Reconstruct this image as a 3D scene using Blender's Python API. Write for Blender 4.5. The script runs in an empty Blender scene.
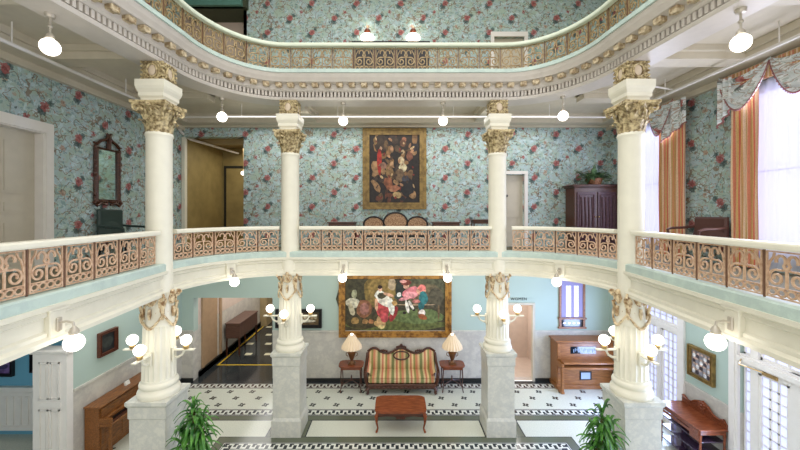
import bpy, math, random
from mathutils import Vector, Matrix
random.seed(7)
PI = math.pi
S = bpy.context.scene
COL = S.collection
# ------------------------------------------------------------ camera, world, lights, exposure
H = 5.0                      # eye height
F = 350.0                    # focal length in pixels of an 800 px wide frame
cam_d = bpy.data.cameras.new('camera'); cam = bpy.data.objects.new('camera', cam_d); COL.objects.link(cam)
cam_d.sensor_width = 36; cam_d.lens = F / 800 * 36
cam_d.shift_x = 4.5 / 800; cam_d.shift_y = -11 / 800
cam_d.clip_start = 0.05; cam_d.clip_end = 200
cam.location = (0, 0, H); cam.rotation_euler = (PI / 2, 0, 0)
S.camera = cam
w = bpy.data.worlds.new('world'); S.world = w; w.use_nodes = True
w.node_tree.nodes['Background'].inputs[0].default_value = (1.0, 0.98, 0.95, 1)
w.node_tree.nodes['Background'].inputs[1].default_value = 1.25

def area(name, loc, rot, sx, sy, power, col):
    l = bpy.data.lights.new(name, 'AREA'); l.shape = 'RECTANGLE'; l.size = sx; l.size_y = sy
    l.energy = power; l.color = col
    o = bpy.data.objects.new(name, l); o.location = loc; o.rotation_euler = rot; COL.objects.link(o)
    return o
area('skylight', (0, 3.5, 13.5), (0, 0, 0), 7, 8, 260, (1, .97, .92))
area('upper_window_daylight', (6.25, 5.4, 5.9), (0, PI / 2, 0), 2.6, 1.9, 60, (.80, .84, 1))
area('upper_window_daylight', (6.25, 8.4, 5.9), (0, PI / 2, 0), 2.6, 1.2, 40, (.72, .80, 1))
area('lower_door_daylight', (6.25, 5.4, 1.4), (0, PI / 2, 0), 2.2, 1.9, 95, (.56, .68, 1))
area('lower_door_daylight', (6.25, 8.5, 1.4), (0, PI / 2, 0), 2.2, 1.1, 120, (.46, .60, 1))
area('gallery_underside_fill', (0, 9.4, 3.56), (0, 0, 0), 9, 1.4, 55, (1, .98, .94))  # unseen fill panels added under the gallery to brighten the lower storey
area('gallery_underside_fill', (-5.6, 6.6, 3.56), (0, 0, 0), 1.2, 5, 40, (.98, .98, 1))
area('gallery_underside_fill', (5.5, 6.6, 3.56), (0, 0, 0), 1.2, 5, 30, (.86, .9, 1))
area('hall_fill', (-4.9, 13.5, 3.4), (0, 0, 0), 1.6, 5, 75, (1, .98, .95))  # added fill at the hall ceiling, out of view, lifts the hall walls
area('gallery_fill', (0, 9.5, 7.55), (0, 0, 0), 9, 1.2, 85, (1, .98, .95))  # unseen fill below the upper ceiling, added to brighten the rear wallpaper
area('corridor_fill', (-5.0, 11.9, 7.25), (0, 0, 0), 1.2, 1.6, 22, (1, .94, .8))  # extra fill added to the corridor besides its hanging globe
area('stair_hall_light', (3.6, 11.4, 2.5), (0, 0, 0), .8, 1, 22, (1, .95, .9))
S.view_settings.view_transform = 'Standard'; S.view_settings.look = 'None'
S.view_settings.gamma = 1; S.view_settings.use_curve_mapping = False
S.view_settings.exposure = 0.38

# ------------------------------------------------------------ helpers
def lin(c):
    return tuple(((v / 255) / 12.92 if v / 255 <= .04045 else ((v / 255 + .055) / 1.055) ** 2.4) for v in c) + (1,)

class MB:
    def __init__(s): s.v = []; s.f = []; s.m = []; s.sm = []
    def add(s, vs, fs, mi=0, smooth=False):
        b = len(s.v); s.v += [tuple(p) for p in vs]
        for f in fs:
            s.f.append([b + i for i in f]); s.m.append(mi); s.sm.append(smooth)
        return s
    def box(s, x0, x1, y0, y1, z0, z1, mi=0):
        x0, x1 = min(x0, x1), max(x0, x1); y0, y1 = min(y0, y1), max(y0, y1); z0, z1 = min(z0, z1), max(z0, z1)
        vs = [(x0,y0,z0),(x1,y0,z0),(x1,y1,z0),(x0,y1,z0),(x0,y0,z1),(x1,y0,z1),(x1,y1,z1),(x0,y1,z1)]
        return s.add(vs, [(3,2,1,0),(4,5,6,7),(0,1,5,4),(1,2,6,5),(2,3,7,6),(3,0,4,7)], mi)
    def bbox(s, x0, x1, y0, y1, z0, z1, c=.01, mi=0):   # box with chamfered edges
        cx, cy, cz = (x0+x1)/2, (y0+y1)/2, (z0+z1)/2
        hx, hy, hz = abs(x1-x0)/2, abs(y1-y0)/2, abs(z1-z0)/2
        c = min(c, hx*.9, hy*.9, hz*.9)
        vs = []; idx = {}
        for sx in (-1,1):
            for sy in (-1,1):
                for sz in (-1,1):
                    for a in range(3):
                        idx[(sx,sy,sz,a)] = len(vs)
                        d = [hx-c, hy-c, hz-c]; d[a] += c
                        vs.append((cx+sx*d[0], cy+sy*d[1], cz+sz*d[2]))
        fs = []
        for a in range(3):
            o = [i for i in range(3) if i != a]
            for sa in (-1,1):
                q = []
                for (p, r) in ((-1,-1),(1,-1),(1,1),(-1,1)):
                    k = [0,0,0]; k[a] = sa; k[o[0]] = p; k[o[1]] = r
                    q.append(idx[tuple(k)+(a,)])
                fs.append(q)
        for a in range(3):
            b, d = [i for i in range(3) if i != a]
            for sb in (-1,1):
                for sd in (-1,1):
                    k0 = [0,0,0]; k0[a] = -1; k0[b] = sb; k0[d] = sd
                    k1 = list(k0); k1[a] = 1
                    fs.append([idx[tuple(k0)+(b,)], idx[tuple(k1)+(b,)], idx[tuple(k1)+(d,)], idx[tuple(k0)+(d,)]])
        for sx in (-1,1):
            for sy in (-1,1):
                for sz in (-1,1):
                    fs.append([idx[(sx,sy,sz,a)] for a in range(3)])
        return s.add(vs, fs, mi)
    def lathe(s, prof, c=(0,0,0), n=24, mi=0, smooth=True, sq=False, flute=0, amp=0):
        vs = []; fs = []
        for (r, z) in prof:
            for k in range(n):
                t = 2*PI*k/n
                rr = r
                if flute: rr = r - amp*abs(math.sin(flute*t/2))
                vs.append((c[0]+rr*math.cos(t), c[1]+rr*math.sin(t), c[2]+z))
        m = len(prof)
        for i in range(m-1):
            for k in range(n):
                k2 = (k+1) % n
                fs.append((i*n+k, i*n+k2, (i+1)*n+k2, (i+1)*n+k))
        fs.append([k for k in range(n)][::-1]); fs.append([(m-1)*n+k for k in range(n)])
        return s.add(vs, fs, mi, smooth)
    def sqlathe(s, prof, c=(0,0,0), mi=0):               # square plan moulding: prof (halfwidth, z)
        vs = []
        for (r, z) in prof:
            vs += [(c[0]-r,c[1]-r,c[2]+z),(c[0]+r,c[1]-r,c[2]+z),(c[0]+r,c[1]+r,c[2]+z),(c[0]-r,c[1]+r,c[2]+z)]
        fs = [(3,2,1,0)]
        for i in range(len(prof)-1):
            for k in range(4):
                k2 = (k+1) % 4; fs.append((i*4+k, i*4+k2, i*4+4+k2, i*4+4+k))
        b = (len(prof)-1)*4; fs.append((b,b+1,b+2,b+3))
        return s.add(vs, fs, mi)
    def sphere(s, c, r, n=14, m=8, mi=0, sc=(1,1,1)):
        vs = [(c[0], c[1], c[2]-r*sc[2])]
        for j in range(1, m):
            ph = -PI/2 + PI*j/m
            for k in range(n):
                t = 2*PI*k/n
                vs.append((c[0]+r*sc[0]*math.cos(ph)*math.cos(t), c[1]+r*sc[1]*math.cos(ph)*math.sin(t), c[2]+r*sc[2]*math.sin(ph)))
        vs.append((c[0], c[1], c[2]+r*sc[2])); L = len(vs)-1
        fs = []
        for k in range(n):
            k2 = (k+1) % n
            fs.append((0, 1+k2, 1+k)); fs.append((L, L-n+k, L-n+k2))
            for j in range(m-2):
                a = 1+j*n; fs.append((a+k, a+k2, a+n+k2, a+n+k))
        return s.add(vs, fs, mi, True)
    def tube(s, pts, r, n=8, mi=0, closed=False, flat=None):
        P = [Vector(p) for p in pts]; L = len(P); vs = []; fs = []
        rs = r if isinstance(r, (list, tuple)) else [r]*L
        up = Vector((0,0,1)); N = None
        for i in range(L):
            if closed: t = P[(i+1) % L] - P[i-1]
            else: t = P[min(i+1, L-1)] - P[max(i-1, 0)]
            t.normalize()
            if N is None:
                a = Vector((0,0,1)) if abs(t.z) < .9 else Vector((1,0,0))
                N = t.cross(a).normalized()
            else:
                N = (N - t*N.dot(t));
                if N.length < 1e-6: N = t.orthogonal()
                N.normalize()
            B = t.cross(N)
            for k in range(n):
                q = 2*PI*k/n
                vs.append(P[i] + (N*math.cos(q) + B*math.sin(q))*rs[i])
        R = L if closed else L-1
        for i in range(R):
            j = (i+1) % L
            for k in range(n):
                k2 = (k+1) % n; fs.append((i*n+k, i*n+k2, j*n+k2, j*n+k))
        if not closed:
            fs.append([k for k in range(n)][::-1]); fs.append([(L-1)*n+k for k in range(n)])
        return s.add(vs, fs, mi, True)
    def prism(s, poly, axis, a, b, mi=0):               # 2-D polygon extruded along axis from a to b
        def p3(u, v, t):
            return (t,u,v) if axis == 'x' else (u,t,v) if axis == 'y' else (u,v,t)
        n = len(poly)
        vs = [p3(u,v,a) for u,v in poly] + [p3(u,v,b) for u,v in poly]
        fs = [list(range(n)), list(range(n, 2*n))[::-1]] + [(i, n+i, n+(i+1) % n, (i+1) % n) for i in range(n)]
        return s.add(vs, fs, mi)
    def ribbon(s, pts, hw, t0, t1, closed=False, mi=0): # flat bar in the XZ plane, depth along Y
        P = [Vector((p[0], p[1])) for p in pts]; L = len(P); vs = []; fs = []
        for i in range(L):
            if closed: d = P[(i+1) % L] - P[i-1]
            else: d = P[min(i+1, L-1)] - P[max(i-1, 0)]
            if d.length < 1e-9: d = Vector((1, 0))
            d.normalize(); nx, nz = -d.y*hw, d.x*hw
            for (sg, t) in ((1,t0),(1,t1),(-1,t1),(-1,t0)):
                vs.append((P[i].x+sg*nx, t, P[i].y+sg*nz))
        for i in range(L if closed else L-1):
            j = (i+1) % L
            for k in range(4): fs.append((i*4+k, i*4+(k+1) % 4, j*4+(k+1) % 4, j*4+k))
        if not closed: fs += [(0,1,2,3), (L*4-4, L*4-3, L*4-2, L*4-1)]
        return s.add(vs, fs, mi)
    def grid(s, fn, nu, nv, mi=0, smooth=True, closed_u=False):
        vs = [fn(i/nu, j/nv) for j in range(nv+1) for i in range(nu+1)]
        fs = [(j*(nu+1)+i, j*(nu+1)+i+1, (j+1)*(nu+1)+i+1, (j+1)*(nu+1)+i) for j in range(nv) for i in range(nu)]
        return s.add(vs, fs, mi, smooth)
    def xf(s, M, start=0):
        for i in range(start, len(s.v)): s.v[i] = tuple(M @ Vector(s.v[i]))
        return s
    def build(s, name, mats, parent=None, loc=None, sharp=35):
        me = bpy.data.meshes.new(name); me.from_pydata(s.v, [], s.f)
        if not isinstance(mats, (list, tuple)): mats = [mats]
        for m in mats: me.materials.append(m)
        me.polygons.foreach_set('material_index', s.m)
        me.polygons.foreach_set('use_smooth', s.sm)
        me.update()
        if any(s.sm): me.set_sharp_from_angle(angle=math.radians(sharp))
        o = bpy.data.objects.new(name, me); COL.objects.link(o)
        if parent: o.parent = parent
        if loc: o.location = loc
        return o

def tag(o, label, cat, group=None, kind=None):
    o['label'] = label; o['category'] = cat
    if group: o['group'] = group
    if kind: o['kind'] = kind
    return o
def thing(name, label, cat, loc=(0,0,0), rz=0, group=None):
    o = bpy.data.objects.new(name, None); COL.objects.link(o); o.location = loc; o.rotation_euler = (0,0,rz)
    o.empty_display_size = .1
    return tag(o, label, cat, group)
def struct(o): o['kind'] = 'structure'; return o
def copy_tree(o, parent=None):
    c = o.copy(); COL.objects.link(c)
    if parent: c.parent = parent
    for ch in list(o.children): copy_tree(ch, c)
    return c
def dup(o, label, loc=None, rz=None, group=None):
    c = copy_tree(o); c['label'] = label
    if loc: c.location = loc
    if rz is not None: c.rotation_euler = (0,0,rz)
    if group: c['group'] = group
    return c
def at(x, y, Y): return Vector(((x-395.5)/F*Y, Y, H+(214-y)/F*Y))

# ------------------------------------------------------------ shader helpers
class N:
    def __init__(s, nt, sock): s.nt = nt; s.s = sock
    def op(s, o, b=None, c=None):
        n = s.nt.nodes.new('ShaderNodeMath'); n.operation = o
        for i, v in enumerate((s, b, c)):
            if v is None: continue
            if isinstance(v, N): s.nt.links.new(v.s, n.inputs[i])
            else: n.inputs[i].default_value = v
        return N(s.nt, n.outputs[0])
    def __add__(s, b): return s.op('ADD', b)
    def __sub__(s, b): return s.op('SUBTRACT', b)
    def __mul__(s, b): return s.op('MULTIPLY', b)
    def __truediv__(s, b): return s.op('DIVIDE', b)
    def __gt__(s, b): return s.op('GREATER_THAN', b)
    def __lt__(s, b): return s.op('LESS_THAN', b)
    def abs(s): return s.op('ABSOLUTE')
    def fr(s): return s.op('FRACT')
    def fl(s): return s.op('FLOOR')
    def mx(s, b): return s.op('MAXIMUM', b)
    def mn(s, b): return s.op('MINIMUM', b)
    def between(s, a, b): return (s > a) * (s < b)
def newmat(name):
    m = bpy.data.materials.new(name); m.use_nodes = True
    return m, m.node_tree, m.node_tree.nodes['Principled BSDF']
def coords(nt):
    tc = nt.nodes.new('ShaderNodeTexCoord'); sp = nt.nodes.new('ShaderNodeSeparateXYZ')
    nt.links.new(tc.outputs['Object'], sp.inputs[0])
    return tc.outputs['Object'], [N(nt, sp.outputs[i]) for i in range(3)]
def comb(nt, x, y, z):
    c = nt.nodes.new('ShaderNodeCombineXYZ')
    for i, v in enumerate((x, y, z)):
        if isinstance(v, N): nt.links.new(v.s, c.inputs[i])
        else: c.inputs[i].default_value = v
    return c.outputs[0]
def noise(nt, vec, scale, detail=3, rough=.5):
    n = nt.nodes.new('ShaderNodeTexNoise'); n.inputs['Scale'].default_value = scale
    n.inputs['Detail'].default_value = detail; n.inputs['Roughness'].default_value = rough
    if vec is not None: nt.links.new(vec, n.inputs['Vector'])
    return N(nt, n.outputs['Fac'])
def voro(nt, vec, scale):
    n = nt.nodes.new('ShaderNodeTexVoronoi'); n.inputs['Scale'].default_value = scale
    nt.links.new(vec, n.inputs['Vector']); return N(nt, n.outputs['Distance']), n.outputs['Color']
def mix(nt, f, a, b):
    n = nt.nodes.new('ShaderNodeMix'); n.data_type = 'RGBA'
    if isinstance(f, N): nt.links.new(f.s, n.inputs[0])
    else: n.inputs[0].default_value = f
    for i, v in ((6, a), (7, b)):
        if isinstance(v, tuple): n.inputs[i].default_value = v
        else: nt.links.new(v, n.inputs[i])
    return n.outputs[2]
def step(f, a, b):    # smooth ramp of f from a to b
    n = f.nt.nodes.new('ShaderNodeMapRange'); f.nt.links.new(f.s, n.inputs[0])
    n.inputs[1].default_value = a; n.inputs[2].default_value = b
    return N(f.nt, n.outputs[0])
def bump(nt, bs, h, st=.3, dist=.01):
    b = nt.nodes.new('ShaderNodeBump'); b.inputs['Strength'].default_value = st; b.inputs['Distance'].default_value = dist
    nt.links.new(h.s, b.inputs['Height']); nt.links.new(b.outputs[0], bs.inputs['Normal'])

def plain(name, c, rough=.5, metal=0, var=.06, scale=6, spec=.4, bmp=0, bscale=60):
    m, nt, bs = newmat(name); co, _ = coords(nt); c = lin(c)
    n = noise(nt, co, scale, 4)
    a = tuple(min(1, v*(1+var)) for v in c[:3])+(1,); b = tuple(v*(1-var) for v in c[:3])+(1,)
    nt.links.new(mix(nt, step(n, .35, .65), b, a), bs.inputs['Base Color'])
    bs.inputs['Roughness'].default_value = rough; bs.inputs['Metallic'].default_value = metal
    bs.inputs['Specular IOR Level'].default_value = spec
    if bmp: bump(nt, bs, noise(nt, co, bscale, 3), bmp)
    return m
def twotone(name, c1, c2, scale=20, rough=.5, metal=0, lo=.42, hi=.58, bmp=.4):
    m, nt, bs = newmat(name); co, _ = coords(nt); n = noise(nt, co, scale, 3)
    nt.links.new(mix(nt, step(n, lo, hi), lin(c1), lin(c2)), bs.inputs['Base Color'])
    bs.inputs['Roughness'].default_value = rough; bs.inputs['Metallic'].default_value = metal
    if bmp: bump(nt, bs, n, bmp, .02)
    return m
def marble(name, c, vein, scale=2.2, rough=.25, amt=.6):
    m, nt, bs = newmat(name); co, _ = coords(nt)
    n = noise(nt, co, scale, 7, .72); k = (n-.5).abs(); v = step(k, .0, .09)
    cl = noise(nt, co, scale*.8, 3)
    base = mix(nt, step(cl, .3, .7), lin(c), lin(tuple(x*.93 for x in c)))
    col = mix(nt, (v*-1+1)*amt, base, lin(vein))
    nt.links.new(col, bs.inputs['Base Color']); bs.inputs['Roughness'].default_value = rough
    return m
def wood(name, c1, c2, rough=.3, axis='x', scale=5):
    m, nt, bs = newmat(name); co, (x, y, z) = coords(nt)
    st = {'x': (1,9,9), 'y': (9,1,9), 'z': (9,9,1)}[axis]
    vec = comb(nt, x*st[0], y*st[1], z*st[2]); n = noise(nt, vec, scale, 4, .6)
    nt.links.new(mix(nt, step(n, .35, .68), lin(c1), lin(c2)), bs.inputs['Base Color'])
    bs.inputs['Roughness'].default_value = rough
    return m
def emit(name, c, st):
    m, nt, bs = newmat(name); bs.inputs['Base Color'].default_value = lin(c)
    bs.inputs['Emission Color'].default_value = lin(c); bs.inputs['Emission Strength'].default_value = st
    return m
def floral(name, base1, base2, leaf, vine, flower, small, dens=1.0):
    m, nt, bs = newmat(name); co, (x, y, z) = coords(nt)
    u = x+y
    vec = comb(nt, u, z, 0.0)
    wob = noise(nt, vec, 9, 2); fine = noise(nt, vec, 28, 3); w2 = noise(nt, vec, 2.5, 2)
    base = mix(nt, step(noise(nt, vec, 4.5, 4, .6), .4, .6), lin(base1), lin(base2))
    d0, c0 = voro(nt, comb(nt, u+wob*.3+2.0, z+fine*.2, 0.0), 7*dens)
    col = mix(nt, (d0 < .34)*.55, base, lin(tuple(min(255, v+28) for v in base2)))
    d, c = voro(nt, comb(nt, u*1.0+wob*.3, z*1.35+fine*.18, 0.0), 10*dens)
    col = mix(nt, (d < .34)*.75, col, lin(leaf))
    d2, c2 = voro(nt, comb(nt, u+wob*.2+4.0, z*.9+fine*.1, 0.0), 13*dens)
    col = mix(nt, (d2 < .24)*.7, col, lin(small))
    d3, c3 = voro(nt, comb(nt, u*.9+7.0, z*1.2+wob*.2, 0.0), 6*dens)
    col = mix(nt, (d3 < .15)*.75, col, lin(tuple(v*.5 for v in leaf)))
    k = (noise(nt, vec, 3.4, 2)-.5).abs()
    col = mix(nt, (k < .013)*.75, col, lin(vine))
    k2 = (noise(nt, comb(nt, u+11.0, z, 0.0), 6.5, 1)-.5).abs()
    col = mix(nt, (k2 < .008)*.4, col, lin(vine))
    for (ou, ov, r, cc) in ((.02,.12,.085,tuple(v*.62 for v in leaf)), (.55,.6,.085,tuple(v*.62 for v in leaf)), (.93,-.08,.06,tuple(v*.7 for v in leaf)), (.43,.4,.06,tuple(v*.7 for v in leaf)), (0,0,.085,flower), (.5,.5,.085,flower), (.25,.3,.05,small), (.75,.8,.045,flower)):
        fu = ((u/1.33+ou).fr()-.5)*1.33; fv = ((z/.87+ov).fr()-.5)*.87
        fu = fu+(w2-.5)*.10
        dist = (fu*fu+fv*fv).op('SQRT')+(fine-.5)*.17
        col = mix(nt, (dist < r)*.85, col, lin(cc))
        col = mix(nt, (dist < r*.45)*.7, col, lin(tuple(v*.75 for v in cc)))
    nt.links.new(col, bs.inputs['Base Color']); bs.inputs['Roughness'].default_value = .75
    bs.inputs['Specular IOR Level'].default_value = .2
    return m
def stripes(name, cols, period, axis=0, rough=.8):
    m, nt, bs = newmat(name); co, xyz = coords(nt)
    n = noise(nt, co, 70, 2)
    f = (xyz[axis]/period+10.0).fr()
    cr = nt.nodes.new('ShaderNodeValToRGB'); cr.color_ramp.interpolation = 'CONSTANT'
    e = cr.color_ramp.elements
    while len(e) < len(cols): e.new(.5)
    for i, (p, c) in enumerate(cols): e[i].position = p; e[i].color = lin(c)
    nt.links.new(f.s, cr.inputs[0])
    nt.links.new(mix(nt, step(n, .45, .7)*.25, cr.outputs[0], lin((120,90,60))), bs.inputs['Base Color'])
    bs.inputs['Roughness'].default_value = rough; bs.inputs['Specular IOR Level'].default_value = .15
    return m

M = {}
M['cream'] = plain('cream_paint', (230,226,208), .35, var=.02)
M['cream_ceiling'] = plain('cream_ceiling_paint', (205,196,176), .5, var=.03)
M['cream_band'] = plain('cream_gallery_paint', (222,218,200), .3, var=.03)
M['modillion'] = twotone('gilded_block', (150,128,96), (206,190,158), 16, .5, 0, .4, .6, .3)
M['rail_green_cast'] = plain('cream_green_reflection', (214,222,202), .35, var=.02)  # cream paint; the green reflected in the rail is put into its colour
M['cornice'] = plain('cornice_paint', (208,200,190), .4, var=.03)
M['white_trim'] = plain('white_trim_paint', (228,224,218), .4, var=.02)
M['teal'] = plain('teal_wall_paint', (172,190,180), .6, var=.03, scale=1)
M['teal_deep'] = plain('blue_wall_paint', (104,164,190), .6, var=.03, scale=1)
M['marble'] = marble('white_marble', (216,215,204), (172,176,174), 4.0, .3, .45)
M['marble_wall'] = marble('wainscot_marble', (212,208,196), (176,172,166), 1.8, .3, .6)
M['marble_curb'] = marble('curb_marble', (196,214,204), (168,186,182), 2.0, .5, .5)
M['gold'] = twotone('gilded_plaster', (112,92,56), (208,190,146), 17, .4, .1, .34, .6, .7)
M['gold_pale'] = twotone('pale_gilded_plaster', (146,112,72), (226,206,168), 16, .45, .0, .36, .6, .4)
M['shield'] = plain('shield_plaster', (214,196,172), .4)
M['iron_pink'] = twotone('copper_tan_iron', (182,142,112), (216,182,152), 14, .5, .1, .3, .6, .2)
M['iron_gold'] = twotone('antique_gold_iron', (112,90,62), (172,148,108), 14, .45, .15, .3, .6, .2)
M['globe'] = emit('lit_globe_glass', (255,246,234), 3.2)
M['globe_far'] = emit('lit_sconce_glass', (255,244,220), 4.0)
M['post'] = plain('brown_iron_post', (112,80,60), .5)
M['pewter'] = plain('pale_metal', (190,182,168), .35, .4, .1)
M['brass'] = plain('aged_brass', (190,160,110), .3, .7, .1)
M['wallpaper'] = floral('floral_wallpaper', (166,186,172), (170,190,194), (124,152,150), (128,104,80), (164,92,90), (176,148,128))
M['valance'] = floral('valance_floral_fabric', (222,230,234), (234,238,236), (176,190,184), (180,150,130), (190,100,90), (160,140,120), 1.4)
M['walnut'] = wood('dark_walnut', (52,28,18), (92,50,30), .3)
M['mahogany'] = wood('red_mahogany', (96,46,24), (146,76,42), .25)
M['oak'] = wood('golden_oak', (116,70,34), (164,108,58), .3)
M['oak_z'] = wood('brown_oak', (88,50,22), (156,100,46), .35, 'y', 8)
M['black'] = plain('black_frame', (26,22,24), .35)
M['dark'] = plain('dark_base', (40,42,40), .3)
M['olive_wall'] = plain('olive_corridor_paint', (150,132,84), .6, var=.12, scale=3)
M['tan_wall'] = plain('tan_corridor_paint', (170,150,110), .6, var=.08, scale=3)
M['pink_wall'] = plain('pale_pink_paint', (208,190,176), .6, var=.04)
M['door_paint'] = plain('grey_cream_door_paint', (196,188,170), .45, var=.03)
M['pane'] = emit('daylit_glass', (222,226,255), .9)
M['pane_low'] = emit('daylit_shutter_glass', (200,206,255), .62)
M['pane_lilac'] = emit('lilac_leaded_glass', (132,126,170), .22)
M['gilt'] = twotone('gilt_frame', (110,72,28), (176,128,58), 9, .35, .3, .35, .6, .2)
M['bronze_gilt'] = twotone('bronze_gilt_frame', (104,82,40), (140,114,60), 9, .45, .2, .35, .6, .2)
M['mirror'] = plain('mirror_glass', (200,215,205), .04, 1, .0)
M['green_leather'] = plain('dark_green_leather', (50,66,62), .4)
M['brown_leather'] = plain('brown_leather', (92,60,52), .4)
M['leaf'] = twotone('glossy_leaf', (30,84,30), (96,154,60), 7, .35, 0, .35, .65, 0)
M['leaf_dark'] = twotone('dark_leaf', (34,60,34), (110,140,96), 9, .4, 0, .35, .65, 0)
M['wicker'] = twotone('brown_wicker', (90,54,30), (140,92,56), 40, .6)
M['pot'] = plain('stoneware_pot', (70,60,50), .4)
M['shade'] = emit('lit_fabric_shade', (212,190,158), .2)
M['cane'] = twotone('woven_cane', (120,84,60), (190,158,122), 60, .6)
M['paper'] = plain('white_card', (225,222,215), .7)
M['glass_dark'] = plain('dark_glass', (22,28,34), .08, 0, .1, spec=.8)
M['fringe'] = plain('rose_fringe', (160,110,110), .8)
M['sofa'] = stripes('striped_sofa_fabric', [(0,(204,136,104)),(.16,(214,186,140)),(.3,(128,134,88)),(.5,(214,192,146)),(.62,(196,124,98)),(.74,(226,200,150)),(.86,(150,146,88))], .40)
M['drape'] = stripes('striped_drape_fabric', [(0,(222,142,116)),(.18,(232,204,168)),(.36,(214,118,98)),(.46,(214,180,120)),(.64,(240,212,184)),(.8,(206,162,110))], .14, 1)
m, nt, bs = newmat('sheer_curtain')
bs.inputs['Base Color'].default_value = lin((238,236,250)); bs.inputs['Roughness'].default_value = 1
tr = nt.nodes.new('ShaderNodeBsdfTranslucent'); tr.inputs[0].default_value = lin((240,238,252))
tp = nt.nodes.new('ShaderNodeBsdfTransparent'); ms = nt.nodes.new('ShaderNodeMixShader'); ms2 = nt.nodes.new('ShaderNodeMixShader')
ms.inputs[0].default_value = .6; ms2.inputs[0].default_value = .25
nt.links.new(bs.outputs[0], ms.inputs[1]); nt.links.new(tr.outputs[0], ms.inputs[2])
nt.links.new(ms.outputs[0], ms2.inputs[1]); nt.links.new(tp.outputs[0], ms2.inputs[2])
nt.links.new(ms2.outputs[0], nt.nodes['Material Output'].inputs[0]); M['sheer'] = m

# mosaic floor
m, nt, bs = newmat('mosaic_floor'); co, (x, y, z) = coords(nt)
ax = x.abs()
cream = mix(nt, step(noise(nt, co, 40, 2), .3, .7), lin((188,192,178)), lin((208,210,196)))
dark = lin((40,46,48)); olive = lin((92,98,82)); blk = lin((50,55,58)); wht = lin((214,216,206))
colr = cream
# fret border pattern factor (u along, t 0..1 across)
def fret(u, t, per):
    f = (u/per).fr()
    a = (f < .5)*(t.between(.14,.34)) ; b = f.between(.36,.54)*t.between(.14,.86); c = (f > .36)*(t.between(.62,.86)); d = (f > .84)*t.between(.3,.86)
    e = (t < .06).mx(t > .94)
    return a.mx(b).mx(c).mx(d).mx(e)
# central rectangle distances
r = (ax-3.95).mx(y-7.86)                 # <0 inside the central rectangle
band = r.between(-.20, 0); colr = mix(nt, band, colr, olive)
colr = mix(nt, r.between(-.215,-.20).mx(r.between(-.02,.0)), colr, blk)
isx = (ax-3.95) > (y-7.86)
u = isx*y + (isx*-1+1)*x
t = (r+.215)/-.22
colr = mix(nt, r.between(-.435,-.215), colr, mix(nt, fret(u, t, .20), blk, wht))
colr = mix(nt, r.between(-.46,-.435), colr, blk)
colr = mix(nt, r.between(-1.4,-.46), colr, lin((168,172,160)))
colr = mix(nt, r.between(-1.43,-1.4), colr, blk)
# bands between far columns and the rear aisle
stripX = (ax-2.47).abs() < .46
inrow = y.between(7.86, 8.55)
edgeX = (ax-2.47).abs().between(.43,.46)
colr = mix(nt, inrow*stripX, colr, olive); colr = mix(nt, inrow*edgeX, colr, blk)
# rear aisle : r2 = distance outwards from an L/U shaped line
r2 = (ax-5.05).mx(y-8.5)
colr = mix(nt, r2.between(0,.17), colr, olive)
colr = mix(nt, r2.between(-.03,0).mx(r2.between(.17,.2)), colr, blk)
isx2 = (ax-5.05) > (y-8.5)
u2 = isx2*y + (isx2*-1+1)*x
colr = mix(nt, r2.between(.2,.44), colr, mix(nt, fret(u2, (r2-.2)/.24, .20), blk, wht))
colr = mix(nt, r2.between(.44,.465), colr, blk)
rows = r2.between(.5,1.5)
fv = ((r2-.5)/.34); ix = fv.fl(); fu = (u2/.62 + ix*.5)
pu = (fu.fr()-.5)*.62; pv = (fv.fr()-.5)*.34
rr = (pu*pu+pv*pv).op('SQRT'); th = pv.op('ARCTAN2', pu)
pet = (th*2+.6).op('SINE').abs()*.055+.04
colr = mix(nt, rows*(rr < pet)*(rr > .018), colr, lin((58,60,58)))
colr = mix(nt, r2.between(1.53,1.56), colr, blk)
colr = mix(nt, r2.between(1.56,1.80), colr, mix(nt, fret(u2, (r2-1.56)/.24, .20), lin((70,52,48)), wht))
colr = mix(nt, r2.between(1.80,2.2)*(isx2*-1+1), colr, blk)
# tiny tessera joints
nt.links.new(colr, bs.inputs['Base Color']); bs.inputs['Roughness'].default_value = .16
bs.inputs['Specular IOR Level'].default_value = .5
M['mosaic'] = m
# dark hall floor
m, nt, bs = newmat('hall_floor_tile'); co, (x, y, z) = coords(nt)
c0 = mix(nt, step(noise(nt, co, 2, 3), .3, .7), lin((38,42,44)), lin((62,66,66)))
rh = ((x+4.7).abs()-1.18).mx(((y-14.6).abs()-3.0))
c0 = mix(nt, (rh.abs() < .035), c0, lin((214,178,60)))
q = (y/1.0); rx = ((x/.7+q.fl()*.5).fr()-.5).abs(); ry = (q.fr()-.5).abs()
c0 = mix(nt, (rh < -.1)*(rx < .17)*(ry < .10), c0, lin((214,208,176)))
nt.links.new(c0, bs.inputs['Base Color']); bs.inputs['Roughness'].default_value = .12; M['hallfloor'] = m

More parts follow.
